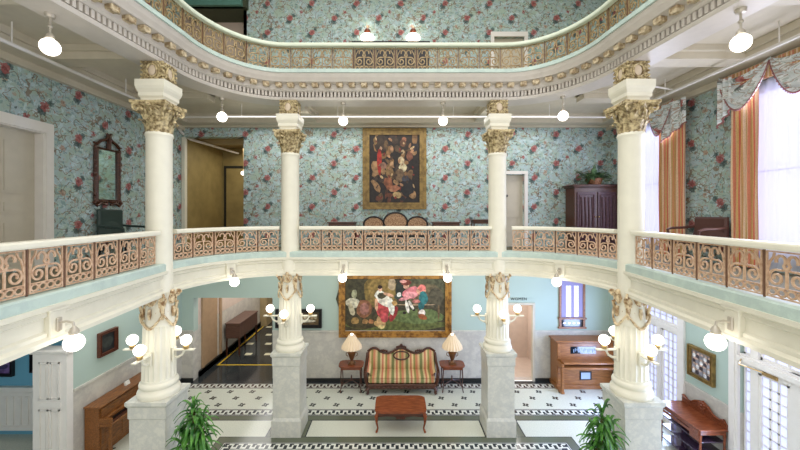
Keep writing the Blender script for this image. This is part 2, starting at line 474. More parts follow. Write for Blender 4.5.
# ------------------------------------------------------------ plan curves
XW = 6.4; YB = 10.48
def ring(taper, y0=-1.2, na=14):
    L = []
    n = 14
    for i in range(n):
        y = y0+(6.12-y0)*i/n; L.append((-(4.16+(6.12-y)*taper), y))
    for i in range(na+1):
        t = PI/2*i/na; L.append((-2.43-1.73*math.cos(t), 6.12+2.03*math.sin(t)))
    return L + [(-a, b) for a, b in L[::-1]]
RB = ring(-.106); RT = ring(.10)
def normals(C):
    out = []
    for i in range(len(C)):
        a = C[max(i-1,0)]; b = C[min(i+1,len(C)-1)]
        d = Vector((b[0]-a[0], b[1]-a[1])).normalized(); out.append((d.y, -d.x))
    return out
def offs(C, d):
    nn = normals(C); return [(p[0]+n[0]*d, p[1]+n[1]*d) for p, n in zip(C, nn)]
def sweep(mb, C, prof, mi=0, close=True):
    nn = normals(C); vs = []; k = len(prof)
    for p, n in zip(C, nn):
        for d, z in prof: vs.append((p[0]+n[0]*d, p[1]+n[1]*d, z))
    fs = []
    for i in range(len(C)-1):
        for j in range(k if close else k-1):
            j2 = (j+1) % k; fs.append((i*k+j, (i+1)*k+j, (i+1)*k+j2, i*k+j2))
    if close: fs += [list(range(k)), [(len(C)-1)*k+j for j in range(k)][::-1]]
    mb.add(vs, fs, mi); return mb
def resample(C, sp, i0=None):
    P = [Vector(p) for p in C]; out = []; acc = 0; nxt = sp/2
    for a, b in zip(P, P[1:]):
        L = (b-a).length
        while nxt <= acc+L:
            t = (nxt-acc)/L; p = a.lerp(b, t); d = (b-a).normalized()
            out.append((p, d)); nxt += sp
        acc += L
    return out
def slab(name, C, d, z0, z1, mat, xw=XW, yb=YB):
    O = offs(C, d); n = len(O); out = []
    na = 14
    half = n//2
    for i in range(half):
        x, y = O[i]
        if i < 14: out.append((-xw, C[i][1]))
        else:
            t = (i-14)/na
            if t < .5: out.append((-xw, 6.12+(yb-6.12)*t*2))
            else: out.append((-xw+(xw-2.43)*(t-.5)*2, yb))
    out = out + [(-a, b) for a, b in out[::-1]]
    vs = []
    for z in (z0, z1):
        vs += [(a[0], a[1], z) for a in O] + [(a[0], a[1], z) for a in out]
    fs = []; k = 2*n
    for i in range(n-1):
        fs.append((i, i+1, n+i+1, n+i)); fs.append((k+i+1, k+i, k+n+i, k+n+i+1))
        fs.append((i, k+i, k+i+1, i+1)); fs.append((n+i+1, k+n+i+1, k+n+i, n+i))
    mb = MB(); mb.add(vs, fs); return struct(mb.build(name, mat))

# ------------------------------------------------------------ shell
mb = MB(); mb.box(-9.4, 6.7, -1.5, YB, -.1, 0); struct(mb.build('floor', M['mosaic']))
mb = MB(); mb.box(-6.05, -3.6, YB, 18, -.1, 0); struct(mb.build('floor', M['hallfloor']))
def wallmesh(name, axis, p0, p1, u0, u1, z0, z1, holes, mats, zsplit=None):
    us = sorted({u0, u1} | {h[0] for h in holes} | {h[1] for h in holes})
    zs = sorted({z0, z1} | {h[2] for h in holes} | {h[3] for h in holes} | ({zsplit} if zsplit else set()))
    mb = MB()
    for a, b in zip(us, us[1:]):
        for c, d in zip(zs, zs[1:]):
            um, zm = (a+b)/2, (c+d)/2
            if any(h[0] < um < h[1] and h[2] < zm < h[3] for h in holes): continue
            mi = 1 if (zsplit and zm < zsplit) else 0
            if axis == 'x': mb.box(p0, p1, a, b, c, d, mi)
            else: mb.box(a, b, p0, p1, c, d, mi)
    return struct(mb.build(name, mats))
W1 = 1.47
wallmesh('wall_back', 'y', YB, YB+.25, -6.6, 6.6, 0, 3.9, [(-6.05,-3.68,0,2.49), (3.28,4.16,0,2.34)], [M['teal'], M['marble_wall']], W1)
wallmesh('wall_back', 'y', YB, YB+.25, -6.6, 6.6, 3.9, 7.95, [(-6.45,-4.55,4.02,7.31), (3.25,3.90,4.02,6.18)], [M['wallpaper']])
wallmesh('wall_back', 'y', YB, YB+.25, -4.55, 6.6, 7.95, 12.3, [(2.95,3.85,8.1,10.3)], [M['wallpaper']])
wallmesh('wall_left', 'x', -XW-.2, -XW, 6.95, YB, 0, 3.9, [], [M['teal'], M['marble_wall']], W1)
wallmesh('wall_left', 'x', -XW-.25, -XW, -1.2, YB, 3.9, 7.95, [(5.1,6.4,4.02,6.5)], [M['wallpaper']])
wallmesh('wall_left', 'x', -XW-.25, -XW, -1.2, YB, 7.95, 12.3, [], [M['wallpaper']])
wallmesh('wall_right', 'x', XW, XW+.25, -1.2, YB, 0, 3.9, [(7.86,9.3,0,2.75), (4.1,6.52,0,2.78)], [M['teal'], M['marble_wall']], 1.3)
wallmesh('wall_right', 'x', XW, XW+.25, -1.2, YB, 3.9, 7.95, [(7.8,9.3,4.3,7.2), (4.2,6.4,4.3,7.2)], [M['wallpaper']])
wallmesh('wall_right', 'x', XW, XW+.25, -1.2, YB, 7.95, 12.3, [], [M['wallpaper']])
# recess beyond the panelled pier on the left
wallmesh('wall_recess', 'y', 7.95, 8.15, -9.4, -XW-.2, 0, 3.9, [], [M['teal_deep']])
wallmesh('wall_recess', 'x', -9.4, -9.2, -1.2, 7.95, 0, 3.9, [], [M['teal_deep']])
mb = MB(); mb.box(-9.4, -XW, -1.2, 8.15, 3.6, 3.9); struct(mb.build('ceiling', M['cream_ceiling']))
# panelled white dado in the recess
mb = MB(); mb.box(-9.2, -XW-.2, 7.9, 7.95, .12, 1.08); mb.box(-9.2, -XW-.2, 7.86, 7.95, 1.02, 1.1); mb.box(-9.2, -XW-.2, 7.88, 7.95, .12, .22); mb.box(-9.2,-XW-.2,7.885,7.95,.9,.97)
for i in range(16): mb.box(-9.18+i*.165, -9.1+i*.165, 7.88, 7.91, .24, .88)
struct(mb.build('trim_1', M['white_trim']))
# hall behind the big opening
wallmesh('wall_hall', 'x', -6.25, -6.05, YB+.25, 18, 0, 3.6, [(11.0,11.9,0,2.6)], [M['pink_wall'], M['marble_wall']], 1.6)
wallmesh('wall_hall', 'x', -3.68, -3.5, YB+.25, 18, 0, 3.6, [], [M['pink_wall'], M['marble_wall']], W1)
wallmesh('wall_hall', 'y', 17.8, 18, -6.2, -3.5, 0, 3.6, [], [M['teal'], M['marble_wall']], W1)
mb = MB(); mb.box(-6.25, -3.5, YB+.25, 18, 3.5, 3.6); struct(mb.build('ceiling', M['cream_ceiling']))
mb = MB()
mb.box(-6.03, -6.0, YB+.25, 18, 0, .2); mb.box(-6.05,-6.0, YB+.25, 18, 0, .16)
struct(mb.build('baseboard_hall', M['dark']))
mb = MB(); mb.box(-6.06,-6.0,12.0,12.12,0,2.7); mb.box(-6.06,-6.0,10.9,11.02,0,2.7); mb.box(-6.14,-6.06,11.02,11.9,0,2.6)
struct(mb.build('door_4', plain('tan_door_paint', (168,140,110), .5)))
mb = MB(); mb.box(-6.04,-5.75,15.6,16.3,0,3.5); struct(mb.build('trim_9', M['tan_wall']))
# baseboards of the court
mb = MB(); mb.box(-XW, -6.05, YB-.04, YB, 0, .09); mb.box(-3.68, 3.28, YB-.04, YB, 0, .09); mb.box(4.17, XW, YB-.04, YB, 0, .09)
struct(mb.build('baseboard_back', M['dark']))
mb = MB(); mb.box(-XW, -XW+.03, 6.95, YB, 0, .09); struct(mb.build('baseboard_left', M['dark']))
mb = MB(); mb.box(-XW, -6.05, YB-.03, YB+.0, W1, W1+.05); mb.box(-3.68, 3.28, YB-.03, YB, W1, W1+.05); mb.box(4.172, XW, YB-.03, YB, W1, W1+.05)
mb.box(-XW, -XW+.03, 6.95, YB, W1, W1+.05); mb.box(XW-.03, XW, 6.7, 7.72, 1.28, 1.33)
struct(mb.build('trim_2', M['marble_wall']))
# small room behind the lower right doorway
mb = MB(); mb.box(3.0, 4.7, 12.2, 12.3, 0, 3); mb.box(4.6, 4.7, YB+.25, 12.2, 0, 3); mb.box(2.9, 3.0, YB+.25, 12.2, 0, 3); mb.box(2.9,4.7,YB+.25,12.3,2.6,2.7); mb.box(2.9,4.7,YB+.25,12.3,-.1,0)
struct(mb.build('wall_stair', M['pink_wall']))
mb = MB(); mb.box(4.1, 4.17, YB-.03, YB+.1, 0, 2.28); mb.box(3.28, 4.17, YB-.035, YB+.1, 2.28, 2.34); mb.box(3.28, 3.34, YB-.03, YB+.1, 0, 2.28)
mb.box(3.8,3.9,12.14,12.2,0,2.6)
struct(mb.build('door_2', M['door_paint']))
# corridor behind the gallery opening
mb = MB(); mb.box(-6.6, -6.42, YB+.25, 13.2, 4.02, 7.6); struct(mb.build('wall_corridor', M['olive_wall']))
mb = MB(); mb.box(-6.6, -3.6, 13, 13.2, 4.02, 7.6); struct(mb.build('wall_corridor', M['olive_wall']))
mb = MB(); mb.box(-3.8, -3.6, YB+.25, 13, 4.02, 7.6); struct(mb.build('wall_corridor', M['tan_wall']))
mb = MB(); mb.box(-6.6, -3.6, YB+.25, 13.2, 7.45, 7.6); mb.box(-6.42,-3.8,11.6,11.75,7.3,7.45); struct(mb.build('ceiling', M['tan_wall']))
mb = MB(); mb.box(-6.6, -3.6, YB+.25, 13.2, 3.9, 4.02); struct(mb.build('floor', M['tan_wall']))
mb = MB(); mb.box(-6.42, -6.40, YB-.03, YB+.27, 4.02, 7.3); mb.box(-6.4,-6.3,YB-.02,YB+.05,4.02,7.3); struct(mb.build('trim_3', M['cream']))
mb = MB(); mb.box(-6.35, -5.1, 12.96, 13, 4.02, 6.78); mb.box(-6.25,-5.2,12.93,12.97,4.02,6.68,1); struct(mb.build('door_5', [M['dark'], M['olive_wall']]))
# third floor recess at upper left
mb = MB(); mb.box(-6.6, -4.45, 11.15, 11.3, 7.95, 12.3); mb.box(-6.65, -6.4, YB, 11.3, 7.95, 12.3); struct(mb.build('wall_back', M['pink_wall']))
mb = MB(); mb.box(-6.6, -4.4, 10.3, 11.3, 11.1, 12.3); mb.box(-6.5,-4.5,10.2,10.4,11.1,11.3,1); struct(mb.build('ceiling', [plain('dark_olive_paint', (66,74,56), .6), plain('deep_green_paint', (84,128,118), .6)]))
mb = MB(); mb.box(-4.55,-4.45,YB,11.3,7.95,11.1); struct(mb.build('wall_back', M['wallpaper']))
# doors upper
mb = MB()
mb.box(3.86, 3.95, YB-.04, YB+.05, 4.02, 6.19); mb.box(3.2, 3.95, YB-.045, YB-.001, 6.19, 6.28); mb.box(3.2,3.27,YB-.04,YB+.05,4.02,6.19)
mb.box(3.25, 3.86, YB+.14, YB+.2, 4.02, 6.2, 1); mb.box(3.35,3.75,YB+.12,YB+.15,4.9,6.0,1); mb.sphere((3.36,YB+.1,5.55),.04, mi=2)
struct(mb.build('door_3', [M['white_trim'], M['door_paint'], M['black']]))
mb = MB(); mb.box(2.85, 2.95, YB-.04, YB-.001, 8.1, 10.3); mb.box(3.85, 3.95, YB-.04, YB-.001, 8.1, 10.3); mb.box(2.85, 3.95, YB-.045, YB-.001, 10.3, 10.44)
mb.box(2.95,3.85,YB+.1,YB+.15,8.1,10.3,1)
struct(mb.build('door_6', [M['white_trim'], M['door_paint']]))
# left gallery door : frame and panelled leaf
mb = MB()
mb.box(-XW, -XW+.04, 6.38, 6.52, 4.02, 6.48); mb.box(-XW, -XW+.04, 5.0, 6.52, 6.48, 6.66); mb.box(-XW, -XW+.04, 4.98, 5.12, 4.02, 6.48)
mb.box(-XW-.24, -XW+.002, 6.36, 6.402, 4.02, 6.46); mb.box(-XW-.24, -XW+.002, 5.1, 6.402, 6.46, 6.502)
frame = struct(mb.build('door_1', M['white_trim']))
mb = MB(); mb.box(-XW-.22, -XW-.16, 5.12, 6.36, 4.02, 6.46)
for (a, b) in ((4.2, 4.9), (5.0, 5.25), (5.35, 6.3)):
    for (c, d) in ((5.25,5.68),(5.8,6.22)):
        mb.box(-XW-.165, -XW-.15, c, d, a, b); mb.box(-XW-.155, -XW-.14, c+.05, d-.05, a+.05, b-.05)
mb.build('door_leaf', M['door_paint'], frame)

# gallery floor, fascia, curb
slab('floor', RB, .1, 3.9, 4.02, plain('gallery_carpet', (104,98,78), .8, var=.15, scale=12))
slab('ceiling', RB, .0, 3.6, 3.66, M['cream_ceiling'])
mb = MB(); sweep(mb, RB, [(-.25,4.02),(.22,4.02),(.22,3.97),(.17,3.94),(.17,3.90),(.14,3.88),(.14,3.74),(.17,3.72),(.17,3.68),(.21,3.65),(.21,3.60),(-.25,3.60)])
nnB = resample(RB, .0+1.15)
struct(mb.build('trim_4', M['cream_band']))
mb = MB(); sweep(mb, RB, [(-.12,4.02),(.2,4.02),(.2,4.13),(.18,4.15),(-.12,4.15)]); struct(mb.build('trim_5', M['marble_curb']))
# third floor cornice
mb = MB(); sweep(mb, RT, [(-.32,7.60),(.15,7.60),(.17,7.64),(.17,7.66),(.05,7.665),(.05,7.775),(.2,7.78),(.24,7.81),(.24,7.92),(.38,7.94),(.40,7.97),(.44,8.02),(.47,8.08),(.47,8.10),(-.32,8.10)])
for p, d in resample(offs(RT, .05), .084):
    s0 = len(mb.v); mb.box(-.024, .024, -.135, .01, 7.668, 7.777)
    mb.xf(Matrix.Translation((p.x, p.y, 0)) @ Matrix.Rotation(math.atan2(d.y, d.x), 4, 'Z'), s0)
struct(mb.build('trim_6', M['cornice']))
mb = MB()
for p, d in resample(offs(RT, .24), .275):
    s0 = len(mb.v); mb.bbox(-.07, .07, -.12, .01, 7.85, 7.935, .012); mb.tube([(-.05,-.1,7.85),(0,-.135,7.84),(.05,-.1,7.85)], .02, 6)
    mb.xf(Matrix.Translation((p.x, p.y, 0)) @ Matrix.Rotation(math.atan2(d.y, d.x), 4, 'Z'), s0)
struct(mb.build('trim_7', M['modillion']))
mb = MB(); sweep(mb, RT, [(-.1,8.10),(.5,8.10),(.5,8.17),(.47,8.19),(-.1,8.19)]); struct(mb.build('trim_8', M['marble_curb']))
slab('ceiling', RT, -.2, 7.86, 7.9, M['cream_ceiling'])
slab('floor', RT, -.1, 7.95, 8.1, M['tan_wall'])
slab('ceiling', RT, -.3, 12.2, 12.3, M['cream_ceiling'])
# soffit beams of the gallery ceiling
mb = MB()
for s in (-1, 1):
    mb.box(s*6.4, s*5.95, -1.2, YB, 7.62, 7.86); mb.box(s*5.95, s*5.9, -1.2, 10.0, 7.74, 7.86)
    for yy in (.6, 2.4, 4.25, 6.12, 8.15):
        mb.box(s*5.95, s*4.3, yy-.17, yy+.17, 7.64, 7.86); mb.box(s*5.95, s*4.3, yy-.24, yy+.24, 7.76, 7.86)
    mb.box(s*2.43-.17, s*2.43+.17, 8.4, 10.03, 7.64, 7.86); mb.box(s*2.43-.24, s*2.43+.24, 8.4, 10.03, 7.76, 7.86)
mb.box(-5.95, 5.95, 10.03, YB, 7.62, 7.86); mb.box(-5.95, 5.95, 9.97, 10.03, 7.74, 7.86)
struct(mb.build('trim_10', M['cream_ceiling']))
mb = MB()
for s in (-1, 1): mb.box(s*6.4, s*6.3, -1.2, YB, 7.5, 7.62)
mb.box(-6.4, 6.4, YB-.1, YB, 7.58, 7.64)
struct(mb.build('trim_11', M['cream_ceiling']))
# windows and glazed doors in the right wall
def glazed(mb, y0, y1, z0, z1, ny, nz, x=XW+.1, fr=.05, mu=.018):
    mb.box(x-.03, x+.03, y0, y0+fr, z0, z1); mb.box(x-.03, x+.03, y1-fr, y1, z0, z1)
    mb.box(x-.03, x+.03, y0, y1, z0, z0+fr); mb.box(x-.03, x+.03, y0, y1, z1-fr, z1)
    a, b, c, d = y0+fr, y1-fr, z0+fr, z1-fr
    for i in range(1, ny): yy = a+(b-a)*i/ny; mb.box(x-.02, x+.02, yy-mu, yy+mu, c, d)
    for i in range(1, nz): zz = c+(d-c)*i/nz; mb.box(x-.02, x+.02, a, b, zz-mu*.7, zz+mu*.7)
    mb.box(x+.0, x+.01, a, b, c, d, 1)
mb = MB()   # near french door
glazed(mb, 6.33, 6.5, .05, 2.32, 1, 12, fr=.03)
glazed(mb, 5.7, 6.2, .05, 2.2, 3, 12, x=XW+.06)
glazed(mb, 5.0, 5.5, .05, 2.2, 3, 12, x=XW+.06)
glazed(mb, 4.9, 6.22, 2.42, 2.74, 6, 2)
glazed(mb, 6.33, 6.5, 2.42, 2.74, 1, 2, fr=.03)
mb.box(XW+.02, XW+.16, 6.2, 6.34, 0, 2.42); mb.box(XW+.02, XW+.16, 5.5, 5.7, 0, 2.42); mb.box(XW+.02, XW+.16, 4.9, 5.0, 0, 2.42); mb.box(XW+.02,XW+.16,6.2,6.34,2.42,2.78)
mb.box(XW, XW+.18, 4.9, 6.5, 2.2, 2.42); mb.box(XW-.06, XW+.02, 4.1, 6.52, 2.3, 2.38)
mb.box(XW+.02, XW+.2, 4.1, 4.9, 0, 2.78)
mb.box(XW-.05, XW-.001, 6.5, 6.68, 0, 3.55); mb.box(XW-.08, XW-.002, 6.54, 6.62, 0, 3.56); mb.box(XW-.045, XW-.001, 4.1, 6.5, 2.77, 2.95)
struct(mb.build('door_7', [M['white_trim'], M['pane_low']]))
mb = MB()   # far french door
glazed(mb, 8.0, 8.5, .05, 2.25, 3, 12); glazed(mb, 8.62, 9.1, .05, 2.25, 3, 12); glazed(mb, 7.95, 9.2, 2.4, 2.72, 6, 2)
mb.box(XW+.02, XW+.16, 8.5, 8.62, 0, 2.25); mb.box(XW+.02, XW+.155, 7.86, 8.0, 0, 2.25); mb.box(XW+.02, XW+.155, 9.1, 9.3, 0, 2.25); mb.box(XW+.02, XW+.16, 7.86, 9.3, 2.25, 2.4)
mb.box(XW-.05, XW-.001, 7.72, 7.9, 0, 2.74); mb.box(XW-.055, XW-.001, 7.715, 9.405, 2.74, 3.0); mb.box(XW-.05, XW-.001, 9.26, 9.4, 0, 2.74)
struct(mb.build('door_8', [M['white_trim'], M['pane_low']]))
mb = MB(); glazed(mb, 4.2, 6.4, 4.3, 7.2, 2, 2, fr=.07)
mb.box(XW-.03, XW, 6.4, 6.46, 4.2, 7.3)
struct(mb.build('window_1', [M['white_trim'], M['pane']]))
mb = MB(); glazed(mb, 7.8, 9.3, 4.3, 7.2, 2, 2, fr=.07)
mb.box(XW-.03, XW, 7.72, 7.8, 4.2, 7.3)
struct(mb.build('window_2', [M['white_trim'], M['pane']]))
# leaded glass on the lower back wall; its glow is put into the panes
mb = MB(); X0, X1 = 4.89, 5.66
mb.box(X0, X0+.06, YB-.05, YB, 1.62, 3.1); mb.box(X1-.06, X1, YB-.05, YB, 1.62, 3.1); mb.box(X0, X1, YB-.05, YB, 3.04, 3.1)
mb.box(X0-.03, X1+.03, YB-.07, YB, 1.86, 1.91); mb.box(X0-.03, X1+.03, YB-.06, YB, 1.58, 1.63)
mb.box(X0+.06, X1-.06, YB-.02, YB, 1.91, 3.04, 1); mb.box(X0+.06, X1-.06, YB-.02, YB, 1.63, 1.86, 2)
for (a, b) in ((.2,.36),(.44,.58)):  # bright lattice seen in the glass, built as glowing strips
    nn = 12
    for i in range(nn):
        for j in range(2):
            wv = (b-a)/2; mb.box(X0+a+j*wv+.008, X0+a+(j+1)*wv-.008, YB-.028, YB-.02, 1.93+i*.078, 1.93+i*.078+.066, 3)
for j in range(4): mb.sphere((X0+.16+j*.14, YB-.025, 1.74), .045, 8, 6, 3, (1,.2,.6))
struct(mb.build('leaded_glass', [M['oak'], M['pane_lilac'], M['glass_dark'], M['pane']]))

# ------------------------------------------------------------ columns
def leaf_mb(mb, ang, r0, z0, h, wd, out, mi=0):
    ca, sa = math.cos(ang), math.sin(ang)
    def fn(u, v):
        k = (u-.5)*2
        wv = wd*(1-.55*v)*(1+.25*math.sin(v*PI*4))
        r = r0 + out*(v**2.2) - .25*out*abs(k)
        z = z0 + h*min(v*1.12, 1) - (max(0, v-.8)*h*.9) - abs(k)*.02
        t = k*wv/2
        return (ca*r - sa*t, sa*r + ca*t, z)
    mb.grid(fn, 4, 7, mi)
def spiral(c, r, turns, sg, n=22, plane='r', ang=0):
    P = []
    for i in range(n):
        t = i/(n-1); a = turns*2*PI*t; q = r*(1-.8*t)
        P.append((sg*q*math.cos(a), q*math.sin(a)))
    return [(c[0]+p[0]*math.cos(ang), c[1]+p[0]*math.sin(ang), c[2]+p[1]) for p in P]
def make_column(label):
    t = thing('column', label, 'column', group='marble-footed columns of the court')
    mb = MB(); w_ = .30
    mb.sqlathe([(w_+.03,0),(w_+.03,.36),(w_+.01,.40),(w_,.42),(w_,1.56),(w_+.0,1.58)]); mb.build('pedestal', M['marble'], t)
    mb = MB(); mb.sqlathe([(w_,1.58),(w_+.015,1.60),(w_+.015,1.78),(w_+.03,1.80),(w_+.045,1.83),(w_+.045,1.88)]); mb.build('pedestal_cap', M['cream'] if 0 else M['marble'], t)
    mb = MB(); mb.lathe([(.315,1.88),(.325,1.91),(.325,1.95),(.315,1.98),(.29,2.0),(.28,2.03),(.295,2.05),(.30,2.08),(.29,2.11),(.265,2.13),(.258,2.17)], n=40); mb.build('base', M['cream'], t)
    mb = MB(); mb.lathe([(.262,2.17),(.258,2.2),(.252,2.6),(.24,3.1)], n=100, flute=20, amp=.018, smooth=False); mb.lathe([(.24,3.08),(.245,3.12),(.24,3.16),(.215,3.2),(.21,3.7)], n=32)
    mb.build('fluted_shaft', M['cream'], t)
    # garland capital at mid height
    mb = MB()
    for k in range(4):
        a = PI/4+k*PI/2; ca, sa = math.cos(a), math.sin(a)
        leaf_mb(mb, a, .26, 3.28, .36, .2, .13)
        mb.tube(spiral((ca*.34, sa*.34, 3.58), .06, 1.4, 1, ang=a), [.022]*22, 6)
        mb.tube([(ca*.27,sa*.27,3.2),(ca*.29,sa*.29,3.3),(ca*.33,sa*.33,3.45)], [.02,.035,.03], 7)
        b = k*PI/2   # cartouche on each face and swag beneath
        cb, sb = math.cos(b), math.sin(b)
        def q(u, r, z): return (cb*r - sb*u, sb*r + cb*u, z)
        mb.sphere(q(0,.27,3.53), .09, 10, 8, 0, (.8 if abs(sb)>.5 else .5, .8 if abs(cb)>.5 else .5, 1.1))
        mb.sphere(q(0,.28,3.64), .05, 8, 6)
        for sg in (-1,1):
            mb.tube([q(sg*.02,.3,3.6),q(sg*.09,.29,3.62),q(sg*.12,.28,3.55),q(sg*.09,.29,3.49),q(sg*.05,.29,3.46)], .018, 6)
        sw = []
        for i in range(13):
            f = -1+2*i/12; th = b+f*PI/4; rr = .3+.03*abs(f)
            sw.append((rr*math.cos(th), rr*math.sin(th), 3.06+.24*abs(f)**1.5))
        mb.tube(sw, [.014+.009*math.cos((i-6)/6*PI/2)+.004*(i % 2) for i in range(13)], 7)
        mb.tube([q(0,.29,3.4),q(0,.3,3.3),q(0,.29,3.22)], [.03,.04,.02], 7)
    mb.xf(Matrix.Diagonal((.84,.84,1,1)))
    mb.build('garland_ornament', M['gold_pale'], t)
    mb = MB(); mb.lathe([(.21,3.68),(.207,3.72),(.205,4.2),(.2,6.3),(.208,6.33),(.22,6.36),(.208,6.39),(.2,6.42)], n=36); mb.build('smooth_shaft', M['cream'], t)
    mb = MB()
    mb.lathe([(.2,6.38),(.2,6.6),(.22,6.75),(.27,6.84)], n=24)
    for k in range(8):
        leaf_mb(mb, k*PI/4, .21, 6.40, .24, .17, .10)
        leaf_mb(mb, k*PI/4+PI/8, .215, 6.46, .36, .16, .12)
    for k in range(4):
        a = PI/4+k*PI/2; ca, sa = math.cos(a), math.sin(a)
        mb.tube([(ca*.2,sa*.2,6.6),(ca*.26,sa*.26,6.72)]+spiral((ca*.33,sa*.33,6.79), .065, 1.5, -1, ang=a), .022, 6)
        b = k*PI/2; cb, sb = math.cos(b), math.sin(b)
        mb.sphere((cb*.29,sb*.29,6.84), .045, 8, 6)
        for sg in (-1,1):
            th = b+sg*.28
            mb.tube([(math.cos(b+sg*.5)*.22, math.sin(b+sg*.5)*.22, 6.62),(math.cos(th)*.27,math.sin(th)*.27,6.76),(math.cos(b+sg*.12)*.29,math.sin(b+sg*.12)*.29,6.78),(math.cos(b+sg*.2)*.28,math.sin(b+sg*.2)*.28,6.72)], .017, 6)
    # concave abacus
    P = []
    for k in range(4):
        for i in range(8):
            f = i/8; a = PI/4+k*PI/2; c0 = Vector((math.cos(a), math.sin(a)))*.43; c1 = Vector((math.cos(a+PI/2), math.sin(a+PI/2)))*.43
            p = c0.lerp(c1, f); p *= 1-.14*math.sin(f*PI); P.append((p.x, p.y))
    mb.prism(P, 'z', 6.86, 6.91); mb.prism([(x*.94, y*.94) for x, y in P], 'z', 6.83, 6.87)
    mb.build('capital', M['gold'], t)
    mb = MB(); mb.sqlathe([(.19,6.91),(.19,6.97),(.215,7.0),(.215,7.06),(.24,7.12),(.25,7.16),(.25,7.27)]); mb.build('impost_block', M['cream'], t)
    mb = MB(); mb.sqlathe([(.17,7.27),(.17,7.60)])
    random.seed(3)
    for k in range(4):
        b = k*PI/2; cb, sb = math.cos(b), math.sin(b)
        def q(u, z, r=.185): return (cb*r - sb*u, sb*r + cb*u, z)
        mb.tube([q(.085*math.cos(2*PI*i/16), 7.44+.11*math.sin(2*PI*i/16), .19) for i in range(16)], .018, 6, closed=True)
        for sg in (-1,1):
            for (zz, s2) in ((7.35,1),(7.53,-1)):
                mb.tube([q(sg*(.13+.035*math.cos(a)*(1-a/9)), zz+s2*.04*math.sin(a)*(1-a/9), .19) for a in [j*.6 for j in range(12)]], .013, 5)
            for zz in (7.3,7.36,7.44,7.51,7.58): mb.sphere(q(sg*(.165+random.random()*.02), zz, .18), .024, 6, 5)
        for j in range(5): mb.sphere(q(-.1+.05*j, 7.58, .185), .022, 6, 5); mb.sphere(q(-.1+.05*j, 7.295, .185), .022, 6, 5)
    mb.build('frieze_block', M['gold'], t)
    mb = MB()
    for k in range(4):
        b = k*PI/2; cb, sb = math.cos(b), math.sin(b)
        mb.sphere((cb*.18, sb*.18, 7.44), .09, 12, 8, 0, (.2 if abs(cb)>.5 else .75, .2 if abs(sb)>.5 else .75, 1.05))
    mb.build('shield', M['shield'], t)
    return t
col_pos = [(-4.13,6.12,'nearer column on the left side, between the left railing and the rounded corner'),
           (-2.45,8.15,'farther column left of the striped sofa'),
           (2.37,8.15,'farther column right of the striped sofa'),
           (4.12,6.12,'nearer column on the right side, in front of the carved sideboard')]
c0 = None
for x_, y_, l in col_pos:
    if c0 is None: c0 = make_column('cream fluted '+l); c = c0
    else: c = dup(c0, 'cream fluted '+l)
    c.location = (x_, y_, 0)

# ------------------------------------------------------------ globe lamps on the columns
def make_arm_lamp():
    t = thing('globe_sconce', '', 'lamp', group='globe sconces on the columns')
    mb = MB(); mb.bbox(.27, .62, -.035, .035, 2.62, 2.645, .006)
    mb.tube([(.26,0,2.5),(.33,0,2.5),(.4,0,2.54),(.43,0,2.6),(.46,0,2.625)], [.03,.022,.02,.018,.015], 8)
    mb.bbox(.24,.28,-.05,.05,2.44,2.68,.01)
    mb.build('arm', M['cream_band'], t)
    mb = MB(); mb.lathe([(.03,2.64),(.045,2.66),(.05,2.7),(.035,2.715)], (.47,0,0), 14); mb.build('socket', M['brass'], t)
    mb = MB(); mb.sphere((.47,0,2.80), .09, 18, 12); mb.build('globe', M['globe'], t)
    return t
a0 = None
dirs = {0:'on its right side', 90:'on its far side', 180:'on its left side', 270:'on its near side'}
for i, (x_, y_, l) in enumerate(col_pos):
    for dg in (0, 90, 180, 270):
        if dg == 90 and i in (1, 2): continue
        s_ = ['nearer left column','farther left column','farther right column','nearer right column'][i]
        lab = 'lit white globe sconce on the %s, %s' % (s_, dirs[dg])
        if a0 is None: a0 = make_arm_lamp(); a0['label'] = lab; a = a0
        else: a = dup(a0, lab)
        a.location = (x_, y_, 0); a.rotation_euler = (0, 0, math.radians(dg))

# ------------------------------------------------------------ railings
def panel_mesh(mat, w=.445, h=.50):
    mb = MB(); t0, t1 = -.007, .007; hw = .011; k = h/.5
    def rb(P, hw_=hw, closed=False): mb.ribbon([(x, z*k) for x, z in P], hw_, t0, t1, closed)
    rb([(-w/2+.012,.012),(w/2-.012,.012),(w/2-.012,.488),(-w/2+.012,.488)], .012, True)
    for i in range(4):
        cx = -w/2+.02+(w-.04)*(i+.5)/4; rb([(cx+.046*math.cos(a), .066+.036*math.sin(a)) for a in [2*PI*j/12 for j in range(12)]], .009, True)
    rb([(-w/2+.02,.115),(w/2-.02,.115)], .007)
    rb([(0,.115),(0,.33)], .012)
    for s in (-1, 1):
        P = []
        for j in range(24):
            f = j/23; a = PI/2 - (f*1.35)*2*PI; r = .086*(1-.72*f)
            P.append((s*(.108 + r*math.cos(a)), .215+r*math.sin(a)))
        rb([(s*.005,.31),(s*.05,.30)]+P)
        rb([(0,.30)]+[(s*(.062+.05*math.cos(a)), .395+.058*math.sin(a)) for a in [PI+.9-j*.55 for j in range(9)]], .013)
        rb([(s*.205,.18),(s*.2,.30),(s*.178,.38),(s*.14,.43),(s*.13,.475)], .009)
        mb.lathe([(.02,-.008),(.02,.008)], (0,0,0), 8) if 0 else None
    return mb.build('scroll_panel', mat)
